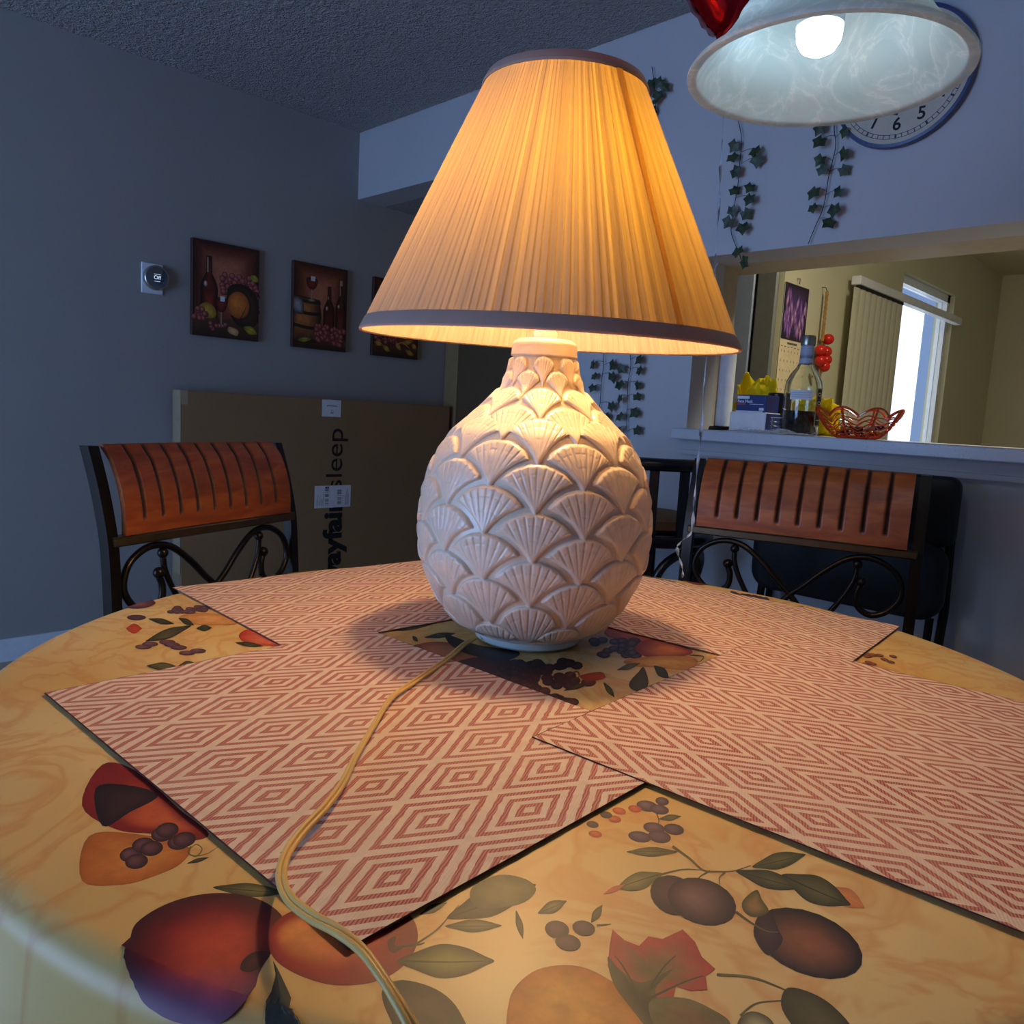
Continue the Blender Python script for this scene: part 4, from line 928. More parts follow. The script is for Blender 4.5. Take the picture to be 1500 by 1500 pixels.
def pic2(P_):
    bg(P_, 112); P_.shape([(0, 50), (48, 54), (52, 80), (46, 122), (0, 124)], (200, 120, 60), (50, 34, 26), (12, 72), False); 
    for y in (56, 74, 96): P_.line([(0, y), (26, y+3), (50, y+2)], 5, (40, 32, 28), False)
    P_.shape([(0, 54), (16, 56), (18, 78), (0, 76)], (170, 170, 176), (70, 56, 50)); glass_p(P_, 33, 22, 18, 34)
    bottle_p(P_, 66, 30, 106, 22, (96, 30, 20)); bottle_p(P_, 88, 18, 108, 20, (120, 56, 40)); P_.rect(63, 30, 69, 46, (80, 24, 20)); P_.rect(85.5, 18, 90.5, 26, (190, 150, 110))
    grapes(P_, 42, 66, 94, 118, 34, 4.4); grapes(P_, 72, 98, 96, 122, 34, 4.4, seed=9); P_.leaf(8, 120, 34, 116, 8, (190, 170, 60), (120, 110, 40)); P_.line([(28, 118), (28, 100)], 2, (120, 90, 60)); 
def pic3(P_):
    bg(P_, 112); bottle_p(P_, 40, 16, 100, 24, (110, 40, 26)); glass_p(P_, 70, 40, 18, 50); grapes(P_, 4, 50, 82, 108, 50, 4.6)
    for q in ((2, 108, 22, 112), (20, 112, 38, 122), (60, 106, 90, 98), (70, 116, 92, 124), (48, 104, 62, 118), (84, 104, 98, 112)): P_.leaf(*q, 9, (214, 180, 80), (150, 100, 44))
    P_.line([(50, 110), (64, 104), (80, 112)], 3, (200, 150, 90))
canvas(1.488, 1.802, 1.354, 1.768, 'wine still life canvas with tall bottle and barrel end, leftmost of the three', pic1)
canvas(1.977, 2.282, 1.350, 1.757, 'middle still life canvas with goblet on a barrel and two bottles', pic2)
canvas(2.443, 2.748, 1.352, 1.755, 'still life canvas half hidden by the lamp shade, grapes and autumn leaves along its bottom', pic3)

# ================================================================== SWITCH DIAL
p0 = on_x(206, 383, XL); p1 = on_x(238, 433, XL)
sw = thing('thermostat', 'small round dial reading Off on a white wall plate, left of the canvases', 'thermostat', (XL, (p0[1]+p1[1])/2, (p0[2]+p1[2])/2))
mb = MB(); w_ = (p1[1]-p0[1])/2; h_ = (p0[2]-p1[2])/2; mb.rbox((.001, -w_, -h_), (.008, w_, h_), .003); mb.build('wall_plate', MAT['white_plastic'], sw)
Rx = Matrix.Rotation(radians(90), 3, 'Y'); mb = MB(); mb.lathe([(.048, .006), (.051, .012), (.051, .032), (.048, .035), (.045, .0352)], 48, R=Rx, o=(0, .010, .003)); mb.build('dial_rim', MAT['metal'], sw)
mb = MB(); mb.lathe([(0.0, .0348), (.0455, .0348)], 48, R=Rx, o=(0, .010, .003)); mb.build('dial_face', MAT['screen'], sw)
lit = emit('lit_display_characters', (.6, .8, 1.0), .8)
text_mesh('display_text', 'Off', .022, wallM(.0352, .010, .003), lit, sw, .0002)
mb = MB(); mb.box((.035, -.004, .016), (.0353, .024, .0175)); mb.build('display_line', lit, sw, smooth=False)
mb = MB(); mb.box((.035, -.002, -.013), (.0353, .022, -.0115)); mb.build('display_line', lit, sw, smooth=False)

# ================================================================== IVY on the right wall
def leaf_mb(mb, c, size, ang, tilt, tw=0):
    # five lobed ivy leaf
    pts = []
    for k, r in enumerate((.34, .80, .62, .92, .66, 1.08, .66, .92, .62, .80)):
        a_ = -pi/2 + k*2*pi/10; pts.append((r*cos(a_)*.5, r*sin(a_)*.5+.1))
    vs = [(0, .05, .03)]+[(x, y, -.05*abs(x)-.04*max(0, y)) for x, y in pts]
    R_ = Matrix.Rotation(tilt, 3, 'Z') @ Matrix.Rotation(tw, 3, 'X') @ Matrix(((1, 0, 0), (0, 0, -1), (0, 1, 0))) @ Matrix.Rotation(ang, 3, 'Z')
    out = []
    for v in vs:
        p = R_ @ (Vector(v)*size); out.append((c[0]+p[0], c[1]+p[1], c[2]+p[2]))
    n = len(out); back = [(x, y+.0007, z) for x, y, z in out]
    mb.add(out, [(0, 1+k, 1+(k+1) % 10) for k in range(10)]); mb.add(back, [(0, 1+(k+1) % 10, 1+k) for k in range(10)])
def ivy(label, stem_px, leaves, seed, size=.047, vis=1):
    random.seed(seed); W_ = [on_y(x, y, YR-.012) for x, y in stem_px]; base = W_[0]
    t = thing('ivy_garland', label, 'ivy garland', tuple(base), group='artificial ivy strands hung on the right wall')
    sp = spline([p-base for p in W_], 6); mb = MB(); mb.tube(sp, .0013, 6)
    lv = []
    for (x, y) in leaves:
        p = on_y(x, y, YR-.022-random.random()*.012)-base; d = [np.hypot(p[0]-q[0], p[2]-q[2]) for q in sp]; q = sp[min(len(sp)-1, int(np.argmin(d))+0)]
        mb.tube(spline([q, (q+p)/2+np.array([0, .004, .006]), p], 3), .0008, 5); lv.append(p)
    mb.build('stem', MAT['vine'], t)
    for p in lv:
        mb = MB(); leaf_mb(mb, p, size*(.85+.35*random.random()), random.uniform(-.9, .9)+pi, random.uniform(-.5, .5), random.uniform(-.5, .3)); mb.build('leaf', MAT['leaf'], t, smooth=False)
ivy('ivy strand with drooping tip below the pendant rim, over the pass-through corner', [(1078, 165), (1086, 200), (1084, 235), (1081, 270), (1076, 300), (1071, 335), (1074, 350), (1083, 372), (1088, 388)],
    [(1077, 210), (1072, 228), (1106, 218), (1109, 230), (1075, 249), (1074, 277), (1100, 272), (1099, 288), (1072, 305), (1091, 311), (1069, 322), (1088, 330), (1081, 365), (1088, 382)], 3)
ivy('ivy strand left of the wall clock, its bare stem reaching the pass-through header', [(1222, 150), (1222, 190), (1224, 215), (1214, 258), (1209, 290), (1204, 310), (1195, 330), (1184, 357)],
    [(1202, 185), (1238, 190), (1203, 204), (1237, 221), (1203, 231), (1202, 246), (1234, 247), (1194, 278), (1230, 278), (1190, 302), (1222, 303), (1217, 324)], 5)
ivy('left ivy strand of the two between lamp and pass-through, greener in lamplight', [(884, 440), (885, 500), (884, 535), (881, 560), (879, 590), (875, 620)],
    [(869, 532), (898, 532), (896, 549), (870, 549), (869, 566), (895, 592), (891, 608), (872, 480), (900, 490)], 7)
ivy('longer ivy strand of the two between lamp and pass-through, ending beside the stool', [(921, 440), (922, 500), (924, 536), (920, 560), (919, 590), (918, 620), (919, 652)],
    [(938, 524), (908, 538), (936, 540), (907, 561), (935, 562), (932, 579), (908, 581), (932, 602), (907, 608), (907, 627), (932, 628), (940, 470), (906, 485), (935, 495)], 9)
ivy('short ivy sprig high on the wall touching the shade top in view', [(955, 98), (958, 120), (960, 150), (962, 180)], [(955, 118), (968, 118), (972, 126), (950, 128), (960, 146), (964, 136), (954, 160)], 11, .05)

# ================================================================== WALL CLOCK
cc = np.array([-.8775, YR-.02, 2.0549])
ck = thing('wall_clock', 'round floral wall clock with cream face partly hidden by the pendant', 'clock', tuple(cc))
Ry = Matrix.Rotation(radians(90), 3, 'X')
mb = MB(); mb.lathe([(0, -.019), (.18, -.019), (.184, -.01), (.182, .004), (.174, .006), (.172, .0)], 72, R=Ry); mb.build('rim', plain('slate_blue_rim', hx(66, 78, 120), .4), ck)
mb = MB(); mb.lathe([(0, .001), (.173, .001)], 72, R=Ry); mb.build('face', plain('cream_clock_face', hx(200, 190, 170), .5), ck)
P_ = Print(lambda u, v: (u, -.0011, v), (0, -1, 0), 2e-5)
for r in (.160, .150): P_.line([(r*cos(a_), r*sin(a_)) for a_ in np.linspace(0, 2*pi, 72)], .0015, (60, 60, 90), False, False)
for k in range(60): a_ = k*pi/30; P_.line([(.150*cos(a_), .150*sin(a_)), (.160*cos(a_), .160*sin(a_))], .002 if k % 5 else .005, (50, 50, 80), False, False)
for (x, y, r) in ((-.03, -.035, .036), (.02, -.02, .04), (.0, .035, .034), (-.04, .02, .03), (.045, .03, .03)):
    for k in range(7): a_ = k*2*pi/7; P_.el(x+.55*r*cos(a_), y+.55*r*sin(a_), r*.55, r*.5, 0, (214, 150, 160), (170, 90, 110))
    P_.el(x, y, r*.3, r*.3, 0, (220, 180, 130), (180, 110, 100))
for q in ((-.02, -.07, .0, -.1), (.03, -.06, .06, -.08), (-.06, -.03, -.09, -.06), (-.05, .06, -.08, .08)): P_.leaf(*q, .022, (70, 110, 84), (40, 70, 60), (30, 50, 46))
P_.mb.build('face_print', MAT['paint'], ck, auto=False)
for n_ in range(1, 13):
    a_ = pi/2-n_*pi/6; M_ = Matrix.Translation((.124*cos(a_), -.0016, .124*sin(a_))) @ Matrix.Rotation(radians(90), 4, 'X'); text_mesh('numeral', str(n_), .046, M_, MAT['ink'], ck, .0003, .0008)
mb = MB(); mb.tube([(0, -.005, 0), (.05, -.005, .06)], .0025, 6); mb.tube([(0, -.006, 0), (-.02, -.006, .11)], .002, 6); mb.build('hands', MAT['ink'], ck)

# ================================================================== BALLOON
bp = EYE+ray(1053, 60)*1.9
bl = thing('foil_balloon', 'red foil balloon floating under the ceiling behind the pendant', 'balloon', tuple(bp))
mb = MB(); vs = []; F = []; nr, nc = 20, 48
cx_, cz_ = 0, .225
Rb = Matrix.Rotation(YAW+.35, 3, 'Z')
def outline(k):
    a_ = -pi/2+2*pi*k/nc; r = .165+.0*cos(a_); x = r*cos(a_)*1.0; z = r*sin(a_)
    if z < 0: x *= 1-.55*(abs(z)/.165)**2.0; z *= 1.30
    return x, z
for s in (1, -1):
    for i in range(nr+1):
        f_ = i/nr
        for k in range(nc):
            x, z = outline(k); puff = .085*sqrt(max(0, 1-f_**2.2)); cr = .006*f_*f_*sin(k*3.1+s)*(1 if f_ > .5 else 0)
            p = Rb @ Vector((x*f_, s*(puff+cr)+(.0 if f_ < 1 else 0), z*f_)); vs.append((p[0], p[1], p[2]+cz_))
n1 = (nr+1)*nc
for i in range(nr):
    for k in range(nc):
        q = i*nc+k; q2 = i*nc+(k+1) % nc; F += [(q, q2, q2+nc, q+nc), (n1+q, n1+q+nc, n1+q2+nc, n1+q2)]
mb.add(vs, F); mb.build('foil_body', MAT['foil'], bl, auto=80)
mb = MB(); mb.tube([(0, 0, .02), (0, 0, .0), (0.004, 0, -.012)], [.012, .005, .01], 8); mb.build('neck', MAT['foil'], bl)
rp = [(1054, 70, 1.9), (1056, 110, 1.9), (1059, 180, 1.9), (1056, 230, 1.9), (1053, 300, 1.9), (1048, 380, 1.9), (1045, 450, 1.88), (1034, 530, 1.86), (1028, 620, 1.84), (1022, 680, 1.82), (1016, 740, 1.8), (1013, 778, 1.78), (996, 795, 1.77), (992, 806, 1.77), (999, 830, 1.76), (1000, 846, 1.75)]
rb = spline([EYE+ray(x, y)*d-bp for x, y, d in rp], 7); n = len(rb)
mb = MB(); vs = []
for i, p in enumerate(rb):
    tw = i*.55; w_ = .0010+.0034*abs(sin(i*.19)) ; dx = np.array([cos(tw+YAW), sin(tw+YAW), 0])*w_; vs += [p+dx, p-dx, p-dx+np.array([.0003, .0003, 0]), p+dx+np.array([.0003, .0003, 0])]
mb.add(vs, [(4*i+k, 4*i+(k+1) % 4, 4*i+4+(k+1) % 4, 4*i+4+k) for i in range(n-1) for k in range(4)])
random.seed(3)
for k in range(7):
    i = random.randint(24, 42); q = rb[i]; mb.tube(spline([q, q+np.array([random.uniform(-.02, .02), 0, random.uniform(-.03, .01)]), q+np.array([random.uniform(-.03, .02), 0, random.uniform(-.05, -.01)])], 4), .0004, 4)
mb.build('ribbon', MAT['ribbon'], bl, auto=False)

# ================================================================== BAR COUNTER AND THINGS ON IT
CT = 1.067
mb = MB(); mb.rbox((-1.505, YR-.055, 1.0311), (OX1-.001, YR-.001, CT), .003); mb.box((OX0+.001, YR-.0015, 1.0313), (OX1-.001, 2.72, CT)); ct = mb.build('countertop', MAT['counter'])
tag(ct, 'pale speckled bar worktop through the pass-through opening', 'countertop')
def X_at(px_, Y, z=CT):          # x on the counter where pixel column px_ meets depth Y
    return on_y(px_, 610, Y)[0]
# paper towel roll
Y0 = 2.56; x0 = (X_at(1043, Y0)+X_at(1072, Y0))/2
tw = thing('paper_towel_holder', 'white paper towel roll on a black base at the left end of the bar', 'paper towel holder', (x0, Y0, CT))
mb = MB(); mb.lathe([(0, 0), (.072, 0), (.074, .006), (.068, .014), (0, .014)], 40); mb.build('base', MAT['blackplastic'], tw)
mb = MB(); mb.tube([(0, 0, .014), (0, 0, .33)], .006, 8); mb.ball((0, 0, .335), .012); mb.build('rod', MAT['metal'], tw)
mb = MB(); mb.lathe([(.02, .016), (.033, .016), (.0335, .02), (.0335, .29), (.033, .294), (.02, .294)], 40); mb.build('paper_roll', MAT['paper_towel'], tw)
# cartons
Y1 = 2.47; xa, xb = X_at(1069, Y1), X_at(1122, Y1)
wb = thing('carton', 'white carton lying under the navy face mask box on the bar', 'box', ((xa+xb)/2, Y1+.06, CT))
hw = (xb-xa)/2; mb = MB(); mb.rbox((-hw, -.06, 0), (hw, .045, .068), .002); mb.build('body', MAT['white_paper'], wb, auto=20)
mb = MB(); mb.box((hw, -.058, .002), (hw+.0006, .043, .066)); mb.build('navy_end', MAT['navy'], wb, smooth=False)
mb = MB(); mb.box((-hw*.2, -.0606, .012), (hw*.1, -.06, .0135)); mb.box((-hw*.1, -.0606, .017), (hw*.3, -.06, .018)); mb.build('small_print', plain('grey_print', hx(150, 150, 160), .7), wb, smooth=False)
xa, xb = X_at(1077, Y1+.01), X_at(1121, Y1+.01)
nb = thing('face_mask_box', 'navy blue face mask box stacked on the white carton', 'box', ((xa+xb)/2, Y1+.06, CT+.0682))
hw = (xb-xa)/2; mb = MB(); mb.rbox((-hw, -.05, 0), (hw, .04, .058), .0015); mb.build('body', MAT['navy'], nb, auto=20)
mb = MB(); mb.rbox((-hw*.95, -.0508, .044), (-hw*.15, -.05, .054), .002)
mb.box((-hw, -.0508, .0), (hw*.8, -.05, .004)); mb.build('white_panel', MAT['white_paper'], nb, smooth=False)
for tx, sz_, x, z, mt in (('Face Mask', .0135, -hw*.92, .036, MAT['white_paper']), ('disposable', .0075, -hw*.92, .027, plain('red_print', hx(220, 80, 70), .6))):
    M_ = Matrix.Translation((x, -.0508, z)) @ Matrix.Rotation(radians(90), 4, 'X'); text_mesh('lettering', tx, sz_, M_, mt, nb, .0002, .0003, 'LEFT')
mb = MB(); mb.lathe([(0, 0), (.0045, 0)], 16, o=(-hw*.2, -.0510, .049), R=Ry); mb.box((-hw*.1, -.0506, .026), (hw*.8, -.05, .0275)); mb.box((hw*.55, -.0508, .006), (hw*.85, -.05, .015)); mb.build('print_marks', MAT['white_paper'], nb, smooth=False)
# black jar behind
xk = (X_at(1122, 2.6)+X_at(1150, 2.6))/2
jb = thing('black_canister', 'black ribbed canister right of the face mask box', 'canister', (xk+.004, 2.606, CT))
mb = MB(); pr_ = [(0, 0), (.034, 0)]
for k in range(10): pr_ += [(.036, .006+k*.012), (.0345, .012+k*.012)]
pr_ += [(.036, .13), (.03, .134), (0, .134)]
mb.lathe(pr_, 36); mb.build('body', MAT['blackplastic'], jb)
mb = MB(); mb.lathe([(.037, .118), (.0375, .136), (.034, .14), (0, .14)], 36); mb.build('lid', MAT['blackplastic'], jb)
# stacked clear tubs
xk = (X_at(1131, 2.44)+X_at(1149, 2.44))/2
for k in range(4):
    tb = thing('clear_tub', ['lowest', 'second from bottom', 'third from bottom', 'topmost'][k]+' little clear lidded tub in the stack left of the bottle', 'tub', (xk, 2.44, CT+.0002+k*.0135), group='stacked clear tubs on the bar')
    mb = MB(); mb.lathe([(0, 0), (.019, 0), (.021, .0105), (.0205, .011), (.0185, .0015), (0, .0015)], 24); mb.build('cup', MAT['glass'], tb)
    mb = MB(); mb.lathe([(0, .011), (.0225, .011), (.0225, .0128), (0, .0128)], 24); mb.build('lid', MAT['white_plastic'] if k == 3 else MAT['metal'], tb)
# bottle
Yb = 2.46; xk = (X_at(1148, Yb)+X_at(1199, Yb))/2
bt = thing('liquor_bottle', 'large clear glass bottle a third full of dark liquor on the bar', 'bottle', (xk, Yb, CT))
bo = [(0, .003), (.045, .0), (.055, .004), (.058, .012), (.058, .155), (.055, .172), (.043, .196), (.028, .215), (.0215, .232), (.0205, .285), (.0205, .30)]
mb = MB(); mb.lathe(bo+[(.0175, .30), (.0175, .285), (.0185, .233), (.0255, .213), (.040, .193), (.0515, .170), (.0545, .154), (.0545, .014), (.05, .008), (0, .008)], 56); mb.build('glass_body', MAT['glass'], bt)
mb = MB(); mb.lathe([(0, .0085), (.0495, .0085), (.054, .0145), (.054, .077), (0, .077)], 56); mb.build('liquor', MAT['liquor'], bt)
mb = MB(); mb.lathe([(.0222, .285), (.0228, .287), (.0228, .312), (.021, .316), (0, .316)], 36); mb.build('cap', MAT['metal'], bt)
mb = MB(); mb.lathe([(.0232, .226), (.0212, .245), (.0209, .284), (.0205, .284)], 36); mb.build('neck_wrap', plain('pale_neck_wrap', hx(176, 180, 196), .5), bt)
def curved(name, a0, a1, z0, z1, r, mat, par, n=14):
    mb = MB(); vs = []
    for i in range(n+1):
        a_ = radians(a0+(a1-a0)*i/n)
        for rr in (r, r+.0006):
            for z in (z0, z1): vs.append((rr*cos(a_), rr*sin(a_), z))
    F = []
    for i in range(n): F += [(4*i+2, 4*i+3, 4*i+7, 4*i+6), (4*i, 4*i+4, 4*i+5, 4*i+1), (4*i+1, 4*i+5, 4*i+7, 4*i+3), (4*i, 4*i+2, 4*i+6, 4*i+4)]
    F += [(0, 1, 3, 2), (4*n, 4*n+2, 4*n+3, 4*n+1)]
    mb.add(vs, F); return mb.build(name, mat, par, auto=50)
acam = math.degrees(atan2(-Yb, -xk))
lb = curved('front_label', acam-40, acam+30, .112, .142, .0583, MAT['white_paper'], bt)
mb = MB()
random.seed(6)
for r_, z in enumerate((.134, .127, .120)):
    a_ = acam-34
    while a_ < acam+22:
        w_ = random.uniform(2, 6); mb.tube([(.0592*cos(radians(a_)), .0592*sin(radians(a_)), z), (.0592*cos(radians(a_+w_)), .0592*sin(radians(a_+w_)), z+random.uniform(-.001, .001))], .0005, 4); a_ += w_+1.5
mb.build('handwriting', plain('blue_pen', hx(60, 70, 130), .6), lb)
sd = curved('side_label', acam+44, acam+72, .03, .152, .0583, plain('grey_side_label', hx(170, 160, 120), .5), bt)
lt = curved('side_label_band', acam+48, acam+68, .034, .148, .0590, MAT['ink'], sd)
for k, ch_ in enumerate('1800'):
    a_ = radians(acam+58); M_ = Matrix.Translation((.0597*cos(a_), .0597*sin(a_), .050+k*.027)) @ Matrix.Rotation(a_+pi/2, 4, 'Z') @ Matrix.Rotation(radians(90), 4, 'X') @ Matrix.Rotation(radians(90), 4, 'Z')
    text_mesh('lettering', ch_, .026, M_, plain('pale_letter_ink', hx(190, 180, 150), .5), sd, .0002)
# yellow tissue flowers behind
def tissue(cx, Y, w_, h_, z0, seed, label):
    t = thing('tissue_flower', label, 'tissue flower', (cx, Y, z0), group='yellow tissue decorations on the bar')
    random.seed(seed)
    mb = MB(); nP = 27
    for k in range(nP):
        a_ = pi*(.02+.96*k/(nP-1)); L_ = h_*(.8+.45*random.random()) if abs(cos(a_)) < .6 else w_*(.75+.4*random.random()); dpt = random.uniform(-.012, .012); rows_ = []
        n_, m_ = 9, 7; vs = []
        for i in range(n_):
            u = i/(n_-1)
            for j in range(m_):
                v = (j/(m_-1)-.5)*2; wd = .045*sin(pi*min(.97, u*.85+.12))*1.2
                x = cos(a_)*L_*u - sin(a_)*v*wd; z = abs(sin(a_))*L_*u+cos(a_)*v*wd+.012; y = dpt*u*1.5+.010*sin(v*4+k)+.012*sin(u*7+k*2)
                if u > .75 and abs(cos(a_)) > .5: z -= (u-.75)*.12
                vs.append((x, y, max(.001, z)))
        mb.add(vs, [(i*m_+j, i*m_+j+1, (i+1)*m_+j+1, (i+1)*m_+j) for i in range(n_-1) for j in range(m_-1)])
    mb.build('petals', MAT['yellow'], t, auto=60)
    mb = MB(); mb.tube([(0, 0, 0), (0, 0, .03)], .012, 10); mb.build('base', MAT['yellow'], t)
xk = on_y(1106, 600, 2.672)[0]; tissue(xk, 2.672, .10, .17, CT, 5, 'crumpled yellow tissue flower rising behind the face mask box')
xk = on_y(1192, 600, 2.672)[0]; tissue(xk, 2.672, .10, .12, CT, 11, 'yellow tissue flower drooping behind the big bottle')
# clear wrap
xa, xb = X_at(1060, 2.36), X_at(1212, 2.36); mb = MB(); nx, ny = 46, 14; vs = []
random.seed(9); hgt = np.random.RandomState(4).rand(ny+1, nx+1)
for j in range(ny+1):
    for i in range(nx+1):
        u = i/nx; v = j/ny; z = .0015+.012*hgt[j, i]*sin(pi*u)*sin(pi*v)+(.012*max(0, 1-abs(u-.62)/.12))*sin(pi*v)
        vs.append((xa+(xb-xa)*u, 2.305+.085*v+.008*sin(u*17), CT+z))
mb.add(vs, [(j*(nx+1)+i, j*(nx+1)+i+1, (j+1)*(nx+1)+i+1, (j+1)*(nx+1)+i) for j in range(ny) for i in range(nx)])
tag(mb.build('plastic_bag', MAT['cellophane'], smooth=False), 'crumpled clear plastic bag flattened along the front of the bar', 'bag')
# orange web bowl
Yw = 2.43; xk = (X_at(1197, Yw)+X_at(1322, Yw))/2; RW = (X_at(1322, Yw)-X_at(1197, Yw))/2
wbw = thing('candy_bowl', 'orange openwork spider web bowl with scalloped rim on the bar', 'bowl', (xk, Yw, CT))
RW = min(RW, .148); Yoff = 0
def bowl(a_, t_):      # t_ 0..1 bottom to rim; spokes every 45 degrees
    sc_ = abs(cos(4*a_)); r = .055+(RW-.055)*(t_**.8); r *= (.90+.10*sc_); z = .003+.088*t_**1.4*(.72+.28*sc_); return np.array([r*cos(a_), r*sin(a_), z])
mb = MB()
for k in range(8): a_ = k*pi/4; mb.tube([bowl(a_, t_) for t_ in np.linspace(0, 1, 12)], .0032, 8)
mb.build('spokes', MAT['orange'], wbw)
mb = MB()
for i, t_ in enumerate((.12, .26, .4, .54, .68, .82, 1.0)):
    sag = .0 if i == 6 else .01
    mb.tube([bowl(a_, t_+(.05*sin(9*a_+i) if i < 6 else 0)) for a_ in np.linspace(0, 2*pi, 96, endpoint=False)], .0018 if i < 6 else .003, 6, closed=True)
mb.tube([bowl(a_, .02) for a_ in np.linspace(0, 2*pi, 60, endpoint=False)], .003, 6, closed=True); mb.lathe([(0, .0012), (.055, .0012), (.055, .0035), (0, .0035)], 40)
mb.build('web', MAT['orange'], wbw)
random.seed(12); cols = [(200, 60, 40), (60, 50, 60), (200, 150, 60), (90, 40, 90), (190, 190, 200), (60, 30, 24)]
cm = [NT('candy_foil') for _ in cols]
for m_, c_ in zip(cm, cols): m_.col(hx(*c_)); m_.set(Roughness=.2, Metallic=.6)
words = ['red', 'dark', 'gold', 'purple', 'silver', 'brown']
proto = {}
for k in range(18):
    ci = k % 6; a_ = random.random()*2*pi; r = random.uniform(.01, .062); z = .012+.004*(k//9)+max(0, (r-.03))*.25+(.012 if k > 8 else 0)
    t = thing('wrapped_candy', words[ci]+' foil wrapped candy in the orange web bowl', 'candy', (xk+r*cos(a_), Yw+r*sin(a_), CT+z), random.random()*6, group='%s candies in the web bowl' % words[ci])
    if ci not in proto:
        mb = MB(); mb.ball((0, 0, 0), .009, 10, sc_=(1.3, 1, .8)); mb.tube([(.009, 0, 0), (.013, 0, 0), (.019, 0, .001)], [.002, .003, .007], 8); mb.tube([(-.009, 0, 0), (-.013, 0, 0), (-.019, 0, .001)], [.002, .003, .007], 8); proto[ci] = mb.build('wrapper', cm[ci].m, t)
    else:
        c_ = proto[ci].copy(); C.objects.link(c_); c_.parent = t

# ================================================================== KITCHEN
fr = thing('refrigerator', 'grey two door refrigerator seen through the pass-through, left of the calendar', 'refrigerator', (-2.105, 3.815, 0))
mb = MB(); mb.rbox((-.33, -.28, .03), (.318, .28, 1.95), .01); mb.build('cabinet', MAT['steel_dark'], fr)
sx_ = -1.878+2.105
mb = MB(); mb.rbox((-.33, -.345, .05), (sx_-.004, -.285, 1.95), .008); mb.build('door', MAT['steel'], fr)
mb = MB(); mb.rbox((sx_+.004, -.345, .05), (.336, -.32, 1.95), .008); mb.build('door', MAT['steel_dark'], fr)
mb = MB(); mb.box((sx_-.003, -.34, .05), (sx_+.003, -.29, 1.95)); mb.build('door_gap', MAT['gasket'], fr, smooth=False)
# calendar on the kitchen wall
def calp(x, y): return on_x(x, y, KX+.012)
c0 = calp(1153, 412); c1 = calp(1187, 425); zt_ = c0[2]; ya, yb_ = c0[1], c1[1]; zm = calp(1146, 495)[2]
cal = thing('calendar', 'wall calendar with purple crocus photo above a month page', 'calendar', (KX, (ya+yb_)/2, zt_))
w_ = (yb_-ya)/2; hh = zt_-zm
mb = MB(); mb.rbox((.004, -w_, -hh), (.007, w_, 0), .0008); mb.build('photo_page', MAT['white_paper'], cal)
P_ = Print(lambda u, v: (.0072, -w_+2*w_*u/100, -hh*v/100), (1, 0, 0), 2e-5)
P_.shape([(0, 0), (100, 0), (100, 100), (0, 100)], (96, 64, 130), (44, 34, 50), (50, 50), False)
random.seed(21)
for k in range(30):
    x, y = random.random()*84+8, random.random()*80+10; a_ = random.uniform(-.6, .6)
    P_.leaf(x-9*sin(a_), min(99, y+14), x+9*sin(a_), max(1, y-18), 12, random.choice([(190, 150, 210), (150, 104, 190), (210, 160, 190)]), (96, 58, 140), (220, 160, 120))
P_.mb.build('flower_photo', MAT['paint'], cal, auto=False)
mb = MB(); mb.rbox((.003, -w_, -2*hh), (.006, w_, -hh-.002), .0008); pg = mb.build('month_page', plain('calendar_paper', hx(228, 208, 170), .7), cal)
mb = MB()
for r_ in range(5):
    for c_ in range(7): y = -w_+.02+c_*(2*w_-.04)/6.; z = -hh-.055-r_*.045; mb.box((.006, y-.002, z-.005), (.0063, y+.002, z+.005))
mb.box((.006, -.05, -hh-.022), (.0063, .05, -hh-.012)); 
for c_ in range(7): y = -w_+.02+c_*(2*w_-.04)/6.; mb.box((.006, y-.008, -hh-.036), (.0063, y+.008, -hh-.032))
mb.build('printed_numbers', plain('grey_print_dark', hx(96, 86, 90), .7), pg, smooth=False)
mb = MB(); mb.tube([(.0, 0, .03), (.015, 0, .03), (.015, 0, .005)], .002, 6); mb.build('hook', MAT['ink'], cal)
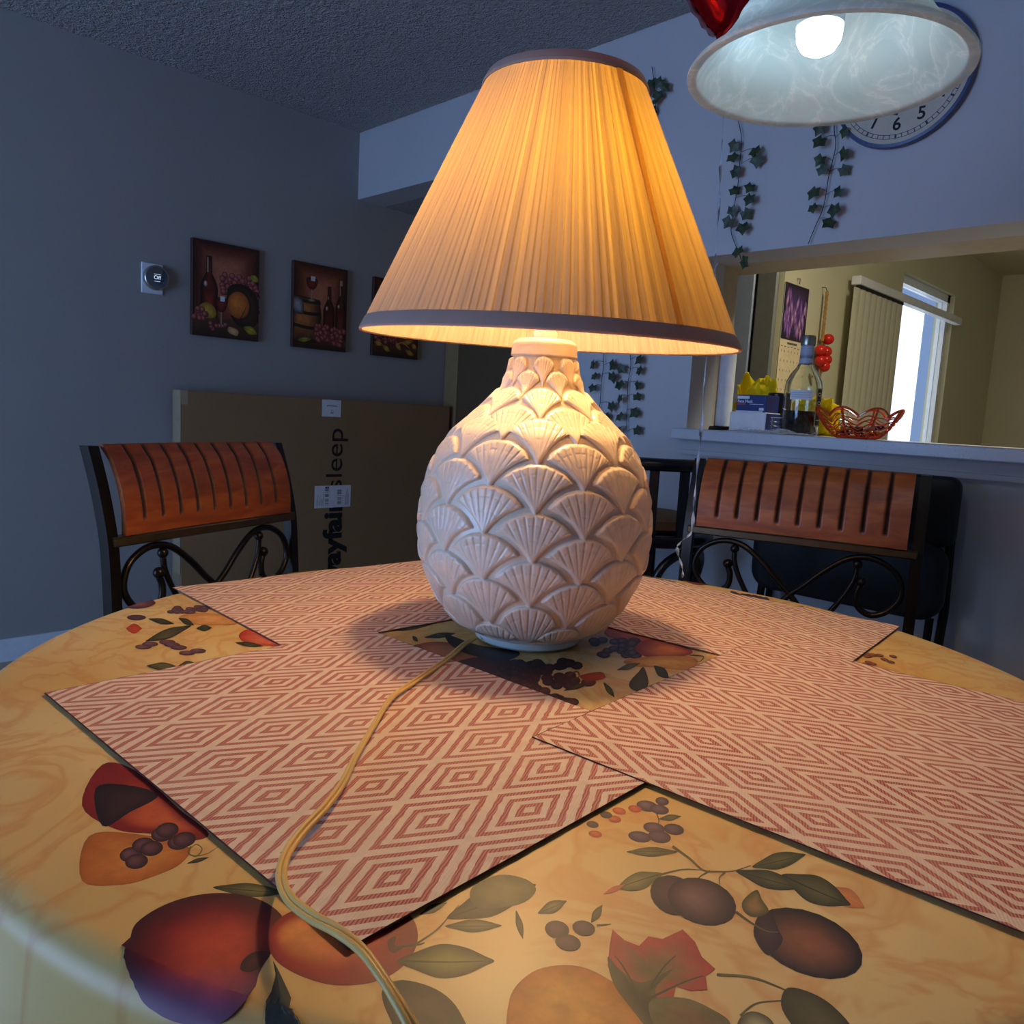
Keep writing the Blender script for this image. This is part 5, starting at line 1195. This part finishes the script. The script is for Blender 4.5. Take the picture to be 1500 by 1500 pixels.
# tomatoes on raffia
tp = on_x(1212, 427, KX+.03)
ts = thing('tomato_string', 'string of red ceramic tomatoes hanging on a raffia braid', 'wall ornament', (KX+.03, tp[1], tp[2]))
zb_ = on_x(1206, 500, KX+.03)[2]-tp[2]
mb = MB(); 
for ph in (0, 2.1, 4.2): mb.tube([(.004*cos(z*90+ph), .006*sin(z*90+ph), z) for z in np.linspace(0, zb_, 40)], .004, 6)
mb.tube([(0, 0, zb_), (0, 0, zb_-.19)], .002, 6); mb.build('raffia_braid', MAT['raffia'], ts)
mb = MB(); mb.tube([(-.028, 0, .02), (-.01, 0, .02), (0, 0, .0)], .002, 6); mb.build('hook', MAT['ink'], ts)
for x, y in ((1213, 497), (1202, 513), (1210, 515), (1202, 528), (1210, 527), (1207, 537)):
    p = on_x(x, y, KX+.04)-np.array([KX+.03, tp[1], tp[2]]); mb = MB(); mb.ball(p, .032, 16, sc_=(.9, 1, .85)); mb.build('tomato', MAT['tomato'], ts)
# vertical blinds
b0 = on_x(1258, 404, KX+.06); 
vb = thing('vertical_blinds', 'cream vertical slat blinds drawn to the left in the kitchen', 'blinds', (KX, b0[1], 0))
mb = MB(); mb.rbox((.03, -.012, b0[2]-.045), (.078, 1.75, b0[2]), .003); mb.build('headrail', MAT['white_plastic'], vb)
mb = MB(); mb.box((.052, 0, b0[2]-.062), (.068, .66, b0[2]-.045))
mb.build('carriers', MAT['gasket'], vb, smooth=False)
Rz = None
for k in range(9):
    y = .0+k*.078; mb = MB(); vs = []; a_ = radians(90)
    for j in range(7):
        v = (j/6-.5)*.089; bow = .006*(1-(2*j/6-1)**2)
        x_ = .06+v*cos(a_)*1+bow; yy = y+v*sin(a_)
        vs += [(x_, yy, .25), (x_, yy, b0[2]-.062), (x_+.0012, yy, .25), (x_+.0012, yy, b0[2]-.062)]
    F = []
    for j in range(6): F += [(4*j, 4*j+4, 4*j+5, 4*j+1), (4*j+2, 4*j+3, 4*j+7, 4*j+6)]
    mb.add(vs, F); mb.build('slat', MAT['slat'], vb, auto=60)
